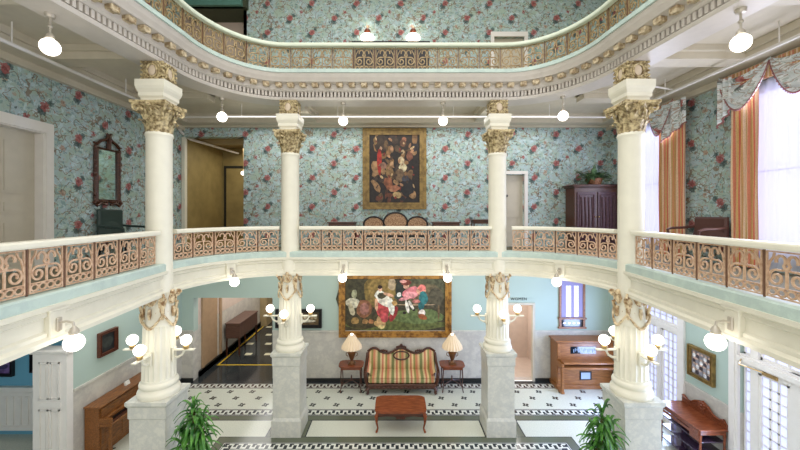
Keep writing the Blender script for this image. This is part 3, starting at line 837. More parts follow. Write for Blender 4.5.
def railing(name, label, C, s0, s1, zb, zr, mat, railw, doff, group, dR, count=None):
    """C offset curve; s0..s1 arc-length range"""
    O = [Vector(p) for p in C]
    acc = [0]
    for a, b in zip(O, O[1:]): acc.append(acc[-1]+(b-a).length)
    def pt(s):
        s = max(0, min(acc[-1], s))
        for i in range(len(O)-1):
            if acc[i+1] >= s:
                f = (s-acc[i])/(acc[i+1]-acc[i]); return O[i].lerp(O[i+1], f)
        return O[-1]
    base = pt((s0+s1)/2)
    t = thing(name, label, 'railing', (base.x, base.y, zb), group=group)
    n = count or max(1, round((s1-s0)/.47)); L = (s1-s0)/n
    pan = None
    for i in range(n):
        a = pt(s0+i*L); b = pt(s0+(i+1)*L); m_ = (a+b)/2; d = b-a
        o = panel_proto[mat].copy(); COL.objects.link(o); o.parent = t
        o.location = (m_.x-base.x, m_.y-base.y, 0.012); o.rotation_euler = (0,0,math.atan2(d.y, d.x)); o.scale = ((d.length-.035)/.445, 1, (zr-zb-.02)/.5)
        if i:
            mb = MB(); mb.box(-.007,.007,-.008,.008,0,zr-zb); q = mb.build('post', M['post'], t); q.location = (a.x-base.x, a.y-base.y, 0)
    ns = max(2, int((s1-s0)/.2)); P = [pt(s0+(s1-s0)*i/ns) for i in range(ns+1)]
    P = [(p.x-base.x, p.y-base.y) for p in P]
    mb = MB(); h = .075
    sweep(mb, P, [(-railw*.45,zr-zb),(railw*.45,zr-zb),(railw*.5,zr-zb+.02),(railw*.5,zr-zb+h-.02),(railw*.42,zr-zb+h),(-railw*.42,zr-zb+h),(-railw*.5,zr-zb+h-.02),(-railw*.5,zr-zb+.02)])
    mb.build('handrail', M['rail_green_cast'] if mat == 'iron_gold' else M['cream'], t)
    return t
panel_proto = {}
for k in ('iron_pink', 'iron_gold'): panel_proto[k] = panel_mesh(M[k])
def arclen(C, stop):
    s = 0; P = [Vector(p) for p in C]
    for i in range(stop): s += (P[i+1]-P[i]).length
    return s
CB = offs(RB, .1); g2 = 'scrolled iron railings of the gallery'
b0 = arclen(CB, 14); b1 = arclen(CB, 28); b2 = arclen(CB, 29); b3 = arclen(CB, 43); b4 = arclen(CB, len(CB)-1)
cr = .235
railing('gallery_railing', 'pinkish tan scrolled iron railing with cream handrail, along the left side of the gallery', CB, .2, b0-cr, 4.15, 4.645, 'iron_pink', .17, .1, g2, 0)
railing('gallery_railing', 'curved tan scrolled iron railing at the left rounded corner of the gallery', CB, b0+cr, b1-cr, 4.15, 4.645, 'iron_pink', .17, .1, g2, 0)
railing('gallery_railing', 'straight tan scrolled iron railing above the sofa, between the two farther columns', CB, b1+cr, b2-cr, 4.15, 4.645, 'iron_pink', .17, .1, g2, 0, 9)
railing('gallery_railing', 'curved tan scrolled iron railing at the right rounded corner of the gallery', CB, b2+cr, b3-cr, 4.15, 4.645, 'iron_pink', .17, .1, g2, 0)
railing('gallery_railing', 'tan scrolled iron railing with cream handrail, along the right side of the gallery', CB, b3+cr, b4-.2, 4.15, 4.645, 'iron_pink', .17, .1, g2, 0)
CT = offs(RT, .28)
tT = arclen(CT, len(CT)-1)
railing('balcony_railing', 'long curved gold scrolled iron railing round the topmost floor', CT, 1.5, tT-1.5, 8.19, 8.74, 'iron_gold', .2, .28, None, 0)
for o in panel_proto.values(): bpy.data.objects.remove(o)

# ------------------------------------------------------------ pendant globes under the upper cornice and bracket globes on the fascia
def make_pendant():
    t = thing('pendant_lamp', '', 'lamp', group='globe pendants under the upper cornice')
    mb = MB(); mb.lathe([(.02,-.06),(.05,-.05),(.06,-.02),(.06,0)], n=14); mb.tube([(0,0,-.05),(0,0,-.28)], .014, 8); mb.lathe([(.03,-.34),(.05,-.32),(.045,-.28),(.02,-.25)], n=14); mb.sphere((0,0,-.16),.03,8,6)
    mb.build('stem', M['pewter'], t)
    mb = MB(); mb.sphere((0,0,-.43), .108, 20, 14); mb.build('globe', M['globe'], t)
    return t
pp = [(-4.49,4.55,'large lit globe pendant at the upper left of the court'),
      (-3.88,7.83,'lit globe pendant over the left rounded corner of the gallery'),
      (-1.22,8.17,'lit globe pendant left of the tall dark painting'),
      (1.11,8.17,'lit globe pendant right of the tall dark painting'),
      (3.71,7.75,'lit globe pendant over the right rounded corner of the gallery'),
      (4.38,4.44,'large lit globe pendant at the upper right of the court, by the swagged window')]
p0 = None
for x_, y_, l in pp:
    if p0 is None: p0 = make_pendant(); p0['label'] = l; p = p0
    else: p = dup(p0, l)
    p.location = (x_, y_, 7.6)
def make_bracket():
    t = thing('bracket_lamp', '', 'lamp', group='globe lamps on the gallery fascia')
    mb = MB(); mb.bbox(-.035,.035,-.02,.0,-.09,.06,.008); mb.tube([(0,-.01,.0),(0,-.08,.015),(0,-.15,.0),(0,-.16,-.05)], .013, 8)
    mb.lathe([(.045,-.13),(.05,-.1),(.03,-.06),(.012,-.04)], (0,-.16,0), 14)
    mb.build('bracket', M['pewter'], t)
    mb = MB(); mb.bbox(-.10,.10,-.0,.08,-.19,.16,.01); mb.bbox(-.13,.13,-.02,.08,.14,.19,.01); mb.build('mount', M['cream_band'], t)
    mb = MB(); mb.sphere((0,-.16,-.225), .096, 20, 14); mb.build('globe', M['globe'], t)
    return t
br = []
Ob = offs(RB, .2)
def near_pt(x, y):
    P = [Vector(p) for p in Ob]; best = None
    for a, b in zip(P, P[1:]):
        d = b-a; t = max(0, min(1, (Vector((x,y))-a).dot(d)/d.dot(d))); q = a+d*t; e = (q-Vector((x,y))).length
        if best is None or e < best[0]: best = (e, q, d.normalized())
    return best[1], best[2]
for x_, y_, l in [(-3.72,3.86,'large lit globe lamp on the gallery fascia at lower left'),
      (-3.55,7.5,'lit globe lamp on the curved gallery fascia above the dark hallway opening'),
      (-1.18,7.9,'lit globe lamp on the gallery fascia at the left end of the wide painting'),
      (1.16,7.9,'lit globe lamp on the gallery fascia at the right end of the wide painting'),
      (3.45,7.4,'lit globe lamp on the curved gallery fascia beside the leaded glass'),
      (3.72,3.88,'large lit globe lamp on the gallery fascia at lower right')]:
    q, d = near_pt(x_, y_)
    if not br: a = make_bracket(); a['label'] = l
    else: a = dup(br[0], l)
    br.append(a); a.location = (q.x, q.y, 3.8); a.rotation_euler = (0,0,math.atan2(d.y, d.x))

# ------------------------------------------------------------ paintings
def blob(mb, cx, cz, rx, rz, mi, y, rot=0, n=12, seed=0):
    rnd = random.Random(seed+int(cx*100)); P = []
    for i in range(n):
        a = 2*PI*i/n; k = 1+rnd.uniform(-.12,.12); u, v = rx*k*math.cos(a), rz*k*math.sin(a)
        P.append((cx+u*math.cos(rot)-v*math.sin(rot), y, cz+u*math.sin(rot)+v*math.cos(rot)))
    mb.add(P, [list(range(n))], mi)
def frame_mb(w, h, fw, d=.07):
    mb = MB()
    for (a, b, k) in ((0, fw*.35, d), (fw*.35, fw*.8, d*.65), (fw*.8, fw, d*.9)):
        for s in (-1, 1):
            mb.box(s*(w/2-a), s*(w/2-b), -k, 0, -h/2+a, h/2-a); mb.box(-w/2+b, w/2-b, -k, 0, s*(h/2-a), s*(h/2-b))
    return mb
PM = {}
def pm(c):
    if c not in PM: PM[c] = plain('oil_paint_%d' % (len(PM)+1), c, .5, var=.4, scale=10)
    return PM[c]
def painting(name, label, loc, w, h, fw, fmat, back, shapes, rz=0, cat='painting'):
    t = thing(name, label, cat, loc, rz)
    frame_mb(w, h, fw).build('frame', fmat, t)
    cols = [back]; mb = MB(); mb.box(-w/2+fw*.9, w/2-fw*.9, -.02, 0, -h/2+fw*.9, h/2-fw*.9)
    mb2 = MB(); cl = []
    for i, (x, z, rx, rzz, c, rot) in enumerate(shapes):
        if c not in cl: cl.append(c)
        blob(mb, x, z, rx, rzz, 1+cl.index(c), -.0205-.00025*i, rot, seed=i)
    mb.build('canvas', [pm(back)]+[pm(c) for c in cl], t)
    return t
# wide genre painting; local x -1.7..1.7 , z -.92 .. .92
sk = (206,160,128)
sh = [(-.9,.35,.9,.55,(64,60,40),.2),(.9,.45,.8,.4,(84,84,60),0),(0,-.62,1.5,.18,(92,98,52),0),(.6,-.35,.9,.22,(98,112,66),0),(-.9,-.5,.6,.22,(70,62,38),0),
 (-.45,.38,.52,.48,(120,100,52),0),(-.42,.38,.42,.4,(138,114,62),0),(-.1,.62,.12,.2,(170,150,120),0),
 (-1.25,.05,.24,.16,(196,190,166),-.2),(-1.22,.32,.08,.14,(150,150,120),0),(-1.3,-.15,.08,.2,(180,170,140),.3),
 (-.92,-.12,.24,.27,(132,88,60),0),(-.92,-.12,.14,.17,(150,104,92),0),(-1.2,-.48,.12,.1,(150,120,70),0),(-.9,-.5,.09,.08,(170,130,80),0),(-.72,-.5,.08,.07,(160,110,70),0),(-.55,-.56,.09,.08,(176,140,90),0),
 (-.42,-.52,.14,.2,(196,160,110),.1),(-.42,-.66,.1,.06,(210,190,130),0),
 (-.38,-.15,.2,.3,(182,72,72),.15),(-.32,-.38,.12,.15,(190,80,84),0),(-.05,-.28,.1,.26,(150,50,50),-.4),
 (-.30,.12,.3,.16,(222,214,196),-.5),(-.12,-.05,.1,.26,(226,220,206),.2),(-.46,.3,.16,.14,(226,220,206),.2),(-.4,.27,.13,.09,(70,64,44),0),(-.2,.3,.16,.05,sk,-.3),(-.56,0,.05,.2,sk,.05),(-.02,.05,.08,.08,(190,150,90),0),
 (-.45,.47,.065,.085,(214,170,140),0),(-.45,.53,.07,.055,(46,28,22),0),
 (.15,.45,.14,.3,(44,48,40),0),(.1,.24,.12,.08,(60,72,64),.3),(.9,.3,.6,.35,(104,92,66),0),(1.2,.2,.25,.3,(80,74,56),0),
 (.62,.0,.62,.02,(166,140,110),0),(1.3,-.2,.03,.22,(110,88,60),0),(.7,-.2,.03,.2,(110,88,60),0),
 (.5,.36,.28,.17,(206,120,124),.25),(.45,.3,.2,.1,(222,150,150),0),(.78,.42,.14,.14,(214,160,130),0),(.8,.5,.12,.1,(214,120,110),.2),
 (.28,.18,.18,.05,(210,140,140),.2),(.33,.57,.09,.1,(212,164,138),0),(.33,.66,.15,.09,(120,60,48),.1),(.24,.7,.1,.05,(206,150,140),0),
 (.84,.2,.14,.2,(48,112,112),.1),(.78,.0,.09,.2,(44,104,106),-.1),(.62,.1,.12,.06,(190,120,110),0),
 (.36,-.05,.05,.2,(222,214,200),.2),(.48,-.02,.04,.18,(222,214,200),.5),(.28,-.24,.06,.04,(40,28,24),0),(.56,-.16,.05,.03,(40,28,24),0),
 (.8,-.24,.1,.1,(220,208,196),0),(.82,-.36,.14,.08,(150,86,48),-.5),(.12,.3,.07,.07,(226,220,210),.3)]
painting('painting', 'wide gilt-framed genre painting of a seated woman and a bowing man, behind the sofa', (-.01, YB-.001, 2.29), 3.36, 1.94, .19, M['gilt'], (66,60,42), sh)
sh = [(-.5,.75,.3,.3,(60,44,30),0),(.3,.8,.4,.25,(50,38,28),0),(-.55,.2,.1,.42,(170,44,34),0),(-.5,.62,.06,.06,(190,150,120),0),(-.4,.1,.14,.1,(150,110,90),0),
 (-.3,.7,.1,.16,(110,84,54),0),(-.1,.6,.08,.1,(150,120,90),0),(.1,.62,.12,.1,(90,70,50),0),(.35,.88,.1,.09,(170,110,80),0),(.3,.78,.14,.12,(110,72,50),0),
 (.25,.25,.14,.12,(210,190,150),.3),(.3,.5,.08,.08,(190,160,120),0),(.55,.4,.14,.16,(130,80,60),0),(.3,.02,.18,.14,(214,200,160),-.3),(.2,-.2,.2,.2,(120,96,70),0),
 (-.1,.12,.09,.1,(190,150,110),0),(-.18,-.1,.16,.2,(140,110,70),0),(-.22,-.45,.18,.2,(150,90,60),.2),(0,-.6,.22,.1,(170,110,80),.2),(.1,-.8,.2,.1,(190,160,110),-.3),(-.2,-.8,.16,.06,(110,60,40),0),
 (.45,-.55,.3,.3,(36,34,36),0),(.4,-.3,.16,.1,(60,60,70),0),(-.7,.85,.08,.12,(130,100,60),0),(.02,.85,.14,.1,(70,54,40),0)]
rr_ = random.Random(21); pal = [(78,58,38),(96,72,48),(58,46,40),(120,88,56),(46,40,42),(140,108,74),(88,50,36)]
sh = [(rr_.uniform(-.75,.75), rr_.uniform(-.95,1.0), rr_.uniform(.05,.14), rr_.uniform(.06,.2), pal[rr_.randrange(7)], rr_.uniform(-1,1)) for _ in range(60)]+[(x, z, a*.85, b, tuple(int(q*.85) for q in c), r) for x, z, a, b, c, r in sh]+[(rr_.uniform(-.7,.7), rr_.uniform(-.9,1.0), rr_.uniform(.02,.05), rr_.uniform(.03,.08), [(150,110,80),(60,44,34),(110,40,34),(180,150,110)][rr_.randrange(4)], rr_.uniform(-1,1)) for _ in range(40)]
sh = [(x*.82, z*.98, a*.82, b*.98, c, r) for x, z, a, b, c, r in sh]
painting('painting', 'tall dark figure painting in a wide bronze-gilt frame, above the cane settee on the gallery', (-.03, YB-.001, 6.35), 1.9, 2.42, .2, M['bronze_gilt'], (32,26,24), sh)
def picture(label, loc, w, h, fw, fmat, back, shapes, rz): return painting('framed_picture', label, loc, w, h, fw, fmat, back, shapes, rz, 'picture')
# panorama photo left of the farther left column
sh = [(-.5+.1*i, .02+.02*(i % 3), .05, .06, [(150,130,100),(190,178,150),(110,90,66)][i % 3], 0) for i in range(11)]+[(0,-.08,.52,.05,(206,200,180),0)]
picture('wide dark-framed photograph on the teal wall, partly behind the farther left column', (-2.89, YB-.001, 1.88), 1.38, .56, .09, M['black'], (96,78,54), sh, 0)
pc = (7.55)
a = at(101, 349, 0+1)
picture('small dark framed picture on the teal wall above the upright piano', (-XW+.001, 7.75, 2.17), .5, .52, .06, wood('picture_oak', (70,34,22), (104,56,36), .4), (30,34,36), [(0,0,.15,.12,(50,54,50),0)], PI/2)
sh = []
rnd = random.Random(5)
for r_ in range(4):
    for i in range(5): sh += [(-.18+.09*i+rnd.uniform(-.02,.02), .18-.11*r_, .03, .03, (200,170,150), 0), (-.18+.09*i, .13-.11*r_, .04, .045, [(226,226,230),(60,50,60),(150,150,160)][(i+r_) % 3], 0)]
picture('bronze-framed group photograph on the wall above the carved sideboard', (XW-.001, 7.3, 1.86), .62, .66, .07, M['bronze_gilt'], (128,120,120), sh, -PI/2)
picture('black-framed purple picture on the blue wall, at far lower left', (-8.95, 7.949, 1.66), .62, .66, .06, M['black'], (110,86,140), [(0,.05,.15,.12,(150,120,180),0),(0,-.12,.18,.06,(60,50,90),0)], 0)
picture('narrow black-framed picture on the blue wall, just left of the white panelled pier', (-8.05, 7.949, 1.75), .4, .66, .06, M['black'], (70,52,60), [(0,0,.08,.15,(110,80,80),0)], 0)
picture('dark framed picture on the wall inside the hallway', (-6.049, 13.2, 2.75), 1.3, .9, .1, M['oak'], (180,170,160), [(0,-.2,.4,.14,(120,60,50),0),(.3,.1,.12,.2,(90,60,50),0)], PI/2)

# carved mirror, left gallery wall
t = thing('wall_mirror', 'tall mirror in carved walnut frame on the floral wall, above the green chair', 'mirror', (-XW+.005, 7.74, 5.86), PI/2)
mb = MB(); ww, hh = .30, .56
rnd = random.Random(2)
mb.tube([(-ww,-.03,-hh),(ww,-.03,-hh),(ww,-.03,hh),(-ww,-.03,hh)], .048, 8, closed=True)
for sgn in (-1, 1):
    for i in range(9):
        z = -hh+i*hh*2/8; mb.sphere((sgn*(ww+rnd.uniform(0,.04)), -.045, z), .045, 8, 6, 0, (.8,.6,1.3))
    mb.tube([(sgn*.02,-.05,hh+.3),(sgn*.08,-.06,hh+.2),(sgn*.2,-.05,hh+.16),(sgn*.3,-.05,hh+.08),(sgn*.37,-.04,hh+.1)], [.02,.035,.03,.035,.02], 8)
    mb.tube([(sgn*.3,-.05,-hh),(sgn*.36,-.05,-hh-.06),(sgn*.3,-.05,-hh-.12),(sgn*.2,-.05,-hh-.06),(sgn*.05,-.05,-hh-.1)], [.03,.035,.03,.03,.02], 8)
    for i in range(5): mb.sphere((sgn*(.06+.06*i), -.05, -hh-.03), .035, 7, 5)
mb.tube([(0,-.05,hh),(0.01,-.06,hh+.2),(0,-.05,hh+.28),(-.03,-.05,hh+.36)], [.05,.04,.035,.012], 8)
mb.tube([(0,-.05,hh+.3),(.07,-.05,hh+.36),(.13,-.05,hh+.35)], [.025,.018,.006], 6); mb.tube([(0,-.05,hh+.28),(-.08,-.05,hh+.34)], [.025,.006], 6)
mb.build('carved_frame', M['walnut'], t)
mb = MB(); mb.box(-ww, ww, -.02, -.01, -hh, hh); mb.build('glass', M['mirror'], t)

# ------------------------------------------------------------ furniture
def cabriole(mb, x, y, z1, sx, sy, r=.03):
    mb.tube([(x,y,z1),(x+sx*.03,y+sy*.03,z1-.08),(x+sx*.02,y+sy*.02,z1*.5),(x-sx*.005,y-sy*.005,z1*.22),(x+sx*.02,y+sy*.02,.03),(x+sx*.035,y+sy*.035,.012)],
            [r*1.15,r*1.3,r*.75,r*.55,r*.75,r*.6], 8)
# sofa
t = thing('sofa', 'striped Victorian camelback sofa with carved dark wood frame, under the wide painting', 'sofa', (.17, 9.99, 0)); t.scale = (1.03,1,1)
def backz(x):
    a = abs(x)
    if a < .24: return .93+.1*math.cos(a/.24*PI/2)
    if a < .6: return .93-.05*math.sin((a-.24)/.36*PI)
    return .93+.10*math.sin((a-.6)/.36*PI)**1 if a < .96 else .93
xs = [-.96+i*1.92/40 for i in range(41)]
def fnb(u, v):
    x = -.93+u*1.86; z = .40+(backz(x)-.03-.40)*v
    y = .30-.06*math.sin(v*PI)+.14*v*.6-.02*abs(math.sin(u*PI*3))
    return (x, y, z)
mb = MB(); mb.grid(fnb, 40, 10); mb.grid(lambda u, v: (-.93+u*1.86, .46, .3+(backz(-.93+u*1.86)-.33)*v), 40, 3); mb.build('backrest', M['sofa'], t)
mb = MB(); mb.bbox(-.9,.9,-.28,.36,.28,.45,.04); mb.grid(lambda u, v: (-.9+1.8*u, -.28+.6*v, .45+.035*math.sin(u*PI)**.5*math.sin(v*PI)), 16, 6); mb.build('seat', M['sofa'], t)
for s in (-1, 1):
    mb = MB(); mb.grid(lambda u, v: (s*(.80+.14*v**2-.0), -.2+.6*u, .38+(.2+.18*u**2)*v+.03*math.sin(v*PI)), 8, 6)
    mb.build('arm_cushion', M['sofa'], t)
    mb = MB(); mb.tube([(s*.93,-.3,.25),(s*.96,-.33,.4),(s*.98,-.3,.56),(s*.99,-.2,.62),(s*.99,0,.66),(s*.98,.2,.76),(s*.97,.36,.9)], [.035,.04,.05,.045,.035,.035,.035], 8)
    mb.tube(spiral((s*.98,-.3,.56), .07, 1.3, 1, ang=PI/2), .02, 6)
    mb.build('arm', M['walnut'], t)
mb = MB()
mb.tube([(x, .38, backz(x)) for x in xs], [.034]*41, 8)
mb.tube([(.22*math.cos(a), .25, .86+.12*math.sin(a)) for a in [2*PI*i/18 for i in range(18)]], .022, 7, closed=True)
for i in range(7): mb.sphere((-.12+.04*i, .36, 1.06+.03*math.sin(i/6*PI)), .035, 8, 6)
mb.sphere((0,.36,1.12),.045,8,6)
for s in (-1,1):
    for i in range(5): mb.sphere((s*(.42+.05*i), .36, .95+.02*math.sin(i/4*PI)), .032, 8, 6)
    mb.tube([(s*.95,.38,.9),(s*.96,.39,.6),(s*.94,.4,.2)], .03, 8)
mb.build('crest_rail', M['walnut'], t)
mb = MB(); mb.bbox(-.94,.94,-.33,-.27,.16,.29,.015); mb.bbox(-.94,-.9,-.3,.42,.16,.3,.01); mb.bbox(.9,.94,-.3,.42,.16,.3,.01); mb.bbox(-.94,.94,.40,.46,.16,.3,.01)
for i in range(13): mb.sphere((-.72+.12*i, -.335, .2), .045, 8, 5, 0, (1.2,.3,.8))
mb.build('apron', M['walnut'], t)
for sx in (-1,1):
    for sy in (-1,1):
        mb = MB(); yy = -.3 if sy < 0 else .42
        mb.tube([(sx*.88,yy,.2),(sx*.93,yy+sy*.02,.13),(sx*.9,yy,.06),(sx*.93,yy+sy*.03,.02)], [.05,.055,.035,.04], 8); mb.build('leg', M['walnut'], t)
# end tables and lamps
def make_end_table():
    t = thing('side_table', 'small mahogany side table on slim dark legs, left of the striped sofa', 'table', (-1.25, 9.93, 0), group='pair of side tables by the sofa')
    mb = MB(); P = []
    for i in range(28):
        a = 2*PI*i/28; c_, s_ = math.cos(a), math.sin(a); P.append((.35*math.copysign(abs(c_)**.45, c_), .24*math.copysign(abs(s_)**.45, s_)))
    mb.prism(P, 'z', .735, .76); mb.prism([(x*.96, y*.96) for x, y in P], 'z', .72, .735); mb.build('tabletop', M['mahogany'], t)
    mb = MB(); mb.box(-.28,.28,-.18,.18,.65,.72); mb.build('apron', M['mahogany'], t)
    for sx in (-1,1):
        for sy in (-1,1):
            mb = MB(); mb.tube([(sx*.26,sy*.16,.7),(sx*.275,sy*.17,.45),(sx*.26,sy*.16,.2),(sx*.29,sy*.185,.02)], [.022,.016,.013,.016], 7); mb.build('leg', M['walnut'], t)
    mb = MB(); mb.tube([(-.25,-.15,.22),(0,0,.3),(.25,.15,.22)], .012, 6); mb.tube([(.25,-.15,.22),(0,0,.3),(-.25,.15,.22)], .012, 6); mb.lathe([(.03,.28),(.04,.32),(.015,.36),(.02,.4),(.003,.44)], n=10); mb.build('stretcher', M['walnut'], t)
    return t
tb = make_end_table(); dup(tb, 'small mahogany side table on slim dark legs, right of the striped sofa', (1.6, 9.93, 0))
def make_table_lamp():
    t = thing('table_lamp', 'lit bell-shaped table lamp with bronze urn base, on the left side table', 'lamp', (-1.24, 9.93, .76), group='pair of table lamps by the sofa')
    mb = MB(); mb.sqlathe([(.10,0),(.10,.025),(.08,.035)]); mb.lathe([(.07,.035),(.05,.06),(.03,.09),(.05,.12),(.095,.24),(.12,.31),(.09,.34),(.04,.37),(.03,.42),(.015,.44),(.012,.72)], n=20)
    for s in (-1,1): mb.tube([(s*.1,0,.2),(s*.16,0,.24),(s*.16,0,.3),(s*.11,0,.31)], .012, 6)
    mb.build('base', plain('bronze_urn', (120,84,54), .35, .5), t)
    mb = MB(); prof = [(.285,.44),(.275,.50),(.235,.57),(.175,.66),(.12,.75),(.08,.82)]
    vs = []; n = 40
    for r, z in prof:
        for k in range(n): rr = r*(1+.04*math.cos(k*PI)); vs.append((rr*math.cos(2*PI*k/n), rr*math.sin(2*PI*k/n), z))
    fs = [(i*n+k, i*n+(k+1) % n, (i+1)*n+(k+1) % n, (i+1)*n+k) for i in range(5) for k in range(n)]
    mb.add(vs, fs, 0, True); mb.lathe([(.03,.82),(.03,.84),(.01,.88)], n=10); mb.build('lamp_shade', M['shade'], t)
    mb = MB(); mb.sphere((0,0,.83), .042, 12, 8, 0, (1,1,.7)); mb.build('bulb', M['globe'], t)
    return t
tl = make_table_lamp(); dup(tl, 'lit bell-shaped table lamp with bronze urn base, on the right side table', (1.61, 9.93, .76))
# coffee table
t = thing('coffee_table', 'mahogany coffee table with curved legs, in front of the striped sofa', 'table', (.12, 8.32, 0))
P = []
for i in range(40):
    a = 2*PI*i/40; c_, s_ = math.cos(a), math.sin(a)
    P.append((.60*math.copysign(abs(c_)**.2, c_)*(1-.02*abs(math.sin(2*a))), .37*math.copysign(abs(s_)**.2, s_)*(1+.03*math.cos(4*a))))
mb = MB(); mb.prism(P, 'z', .465, .495); mb.prism([(x*.97,y*.97) for x,y in P], 'z', .45, .465); mb.build('tabletop', M['mahogany'], t)
mb = MB()
for s in (-1,1):
    pr = [(-.52,.45),(-.52,.36),(-.3,.38),(-.12,.36),(0,.31),(.12,.36),(.3,.38),(.52,.36),(.52,.45)]
    mb.prism(pr, 'y', s*.31, s*.33); mb.prism([(-.3,.45),(-.3,.36),(.3,.36),(.3,.45)], 'x', s*.53, s*.55)
    for i in range(5): mb.sphere((-.08+.04*i, s*.335, .345), .028, 8, 5)
mb.build('apron', M['walnut'], t)
for sx in (-1,1):
    for sy in (-1,1):
        mb = MB(); cabriole(mb, sx*.53, sy*.31, .45, sx, sy, .034); mb.build('leg', M['mahogany'], t)

# player piano at right rear
t = thing('player_piano', 'golden oak upright player piano with a dark glass panel, under the leaded glass', 'piano', (5.41, 10.02, 0)); t.scale = (1,1,.96)
mb = MB(); mb.bbox(-.80,.80,-.02,.40,.12,1.40,.01); mb.bbox(-.82,.82,-.05,.42,0,.12,.01)
mb.bbox(-.78,.78,-.035,-.015,.16,.66,.006); mb.bbox(-.76,.76,-.035,-.015,.98,1.36,.006)
mb.bbox(-.80,-.72,-.06,0,.9,1.38,.01); mb.bbox(.72,.80,-.06,0,.9,1.38,.01)
mb.build('case', M['oak'], t)
mb = MB(); mb.bbox(-.85,.85,-.08,.42,1.40,1.445,.012); mb.build('lid', M['oak'], t)
mb = MB(); mb.bbox(-.80,.80,-.32,0,.70,.76,.01); mb.bbox(-.80,-.73,-.32,0,.76,.86,.01); mb.bbox(.73,.80,-.32,0,.76,.86,.01); mb.bbox(-.73,.73,-.30,-.0,.84,.90,.012)
mb.build('keyboard_shelf', M['oak'], t)
for s in (-1,1):
    mb = MB(); mb.bbox(s*.765-.035,s*.765+.035,-.31,-.24,.0,.70,.012); mb.bbox(s*.765-.045,s*.765+.045,-.33,-.02,0,.08,.01); mb.build('leg', M['oak'], t)
mb = MB(); mb.box(-.42,.30,-.045,-.03,1.06,1.27)
for i in range(14): mb.box(-.34+i*.045,-.32+i*.045,-.05,-.045,1.1+.03*(i % 3),1.2+.02*(i % 2),1)
mb.build('glass_panel', [M['glass_dark'], plain('piano_mechanism', (130,150,170), .4)], t)
mb = MB(); mb.box(-.16,.18,-.045,-.03,.28,.54); mb.box(-.12,.14,-.05,-.045,.31,.50,1); mb.build('lower_panel', [M['black'], plain('pale_panel_glass', (160,176,200), .2)], t)

# upright instrument along the left wall
t = thing('upright_piano', 'low brown upright piano against the left wall, under the small dark picture', 'piano', (-XW+.02, 7.95, 0))
mb = MB(); mb.bbox(0,.30,-.78,.78,.0,1.02,.01); mb.bbox(.28,.32,-.74,.74,.1,.62,.005); mb.bbox(.3,.33,-.74,.74,.74,.98,.005)
for yy in (-.45,0,.45): mb.bbox(.315,.33,yy-.2,yy+.2,.15,.56,.01)
mb.build('case', M['oak_z'], t)
mb = MB(); mb.bbox(-.0,.36,-.81,.81,1.02,1.05,.01); mb.build('lid', M['oak_z'], t)
mb = MB(); mb.bbox(.3,.56,-.78,.78,.62,.69,.01); mb.bbox(.3,.55,-.78,-.72,.69,.80,.01); mb.bbox(.3,.55,.72,.78,.69,.80,.01); mb.bbox(.3,.40,-.72,.72,.69,.78,.008)
mb.build('keyboard_shelf', M['oak_z'], t)
mb = MB(); mb.box(.4,.54,-.72,.72,.69,.71)
for i in range(34): mb.box(.4,.48,-.70+i*.042,-.682+i*.042,.71,.725,1)
mb.build('keys', [M['walnut'], M['black']], t)
for s in (-1,1):
    mb = MB(); mb.bbox(.48,.54,s*.74-.03,s*.74+.03,0,.62,.01); mb.build('leg', M['oak_z'], t)
o = MB(); o.box(-.02,.02,-.06,.06,0,.09); c = o.build('card', M['paper'])
c.location = (-XW+.2, 8.1, 1.05); c.rotation_euler = (0,-.3,0); tag(c, 'small white card standing on the low brown piano', 'card')

# sideboard by the right wall
t = thing('sideboard', 'carved reddish-brown sideboard with open glossy shelves, under the group photograph', 'sideboard', (XW-.02, 7.22, 0)); t.scale = (.95,.88,.87)
mb = MB(); mb.bbox(-.60,-.02,-.62,.62,.96,1.0,.012); mb.bbox(-.56,-.04,-.58,.58,.86,.96,.006); mb.build('top', M['mahogany'], t)
glossy = plain('glossy_blue_shelf', (60,44,60), .06, 0, .1, spec=1)
for z in (.12,.42,.68):
    mb = MB(); mb.bbox(-.56,-.04,-.56,.56,z,z+.03,.006); mb.build('shelf', glossy, t)
for sx in (-.55,-.06):
    for sy in (-.56,.56):
        mb = MB(); mb.tube([(sx,sy,0),(sx,sy,.12),(sx,sy,.3),(sx,sy,.42),(sx,sy,.6),(sx,sy,.86)], [.022,.03,.02,.03,.02,.03], 8); mb.build('leg', M['mahogany'], t)
mb = MB(); mb.bbox(-.05,-.02,-.60,.60,1.0,1.10,.008)
P = [(-.60,1.08),(-.55,1.16),(-.4,1.12),(-.25,1.16),(-.15,1.26),(0,1.32),(.15,1.26),(.25,1.16),(.4,1.12),(.55,1.2),(.6,1.08)]
mb.prism(P, 'x', -.05, -.025)
for i in range(9):
    a = 2*PI*i/9; mb.sphere((-.06, .07*math.cos(a), 1.2+.07*math.sin(a)), .035, 8, 6)
mb.sphere((-.07,0,1.2),.045,8,6)
for s in (-1,1): mb.tube([(-.05,s*.08,1.27),(-.06,s*.2,1.22),(-.06,s*.3,1.14),(-.06,s*.45,1.13),(-.06,s*.55,1.18)], [.025,.02,.022,.02,.028], 7)
mb.build('crest', M['mahogany'], t)
mb = MB(); mb.bbox(-.575,-.555,-.56,-.30,.70,.94,.005); mb.box(-.58,-.57,-.55,.55,.8,.86); mb.build('front_rail', M['mahogany'], t)

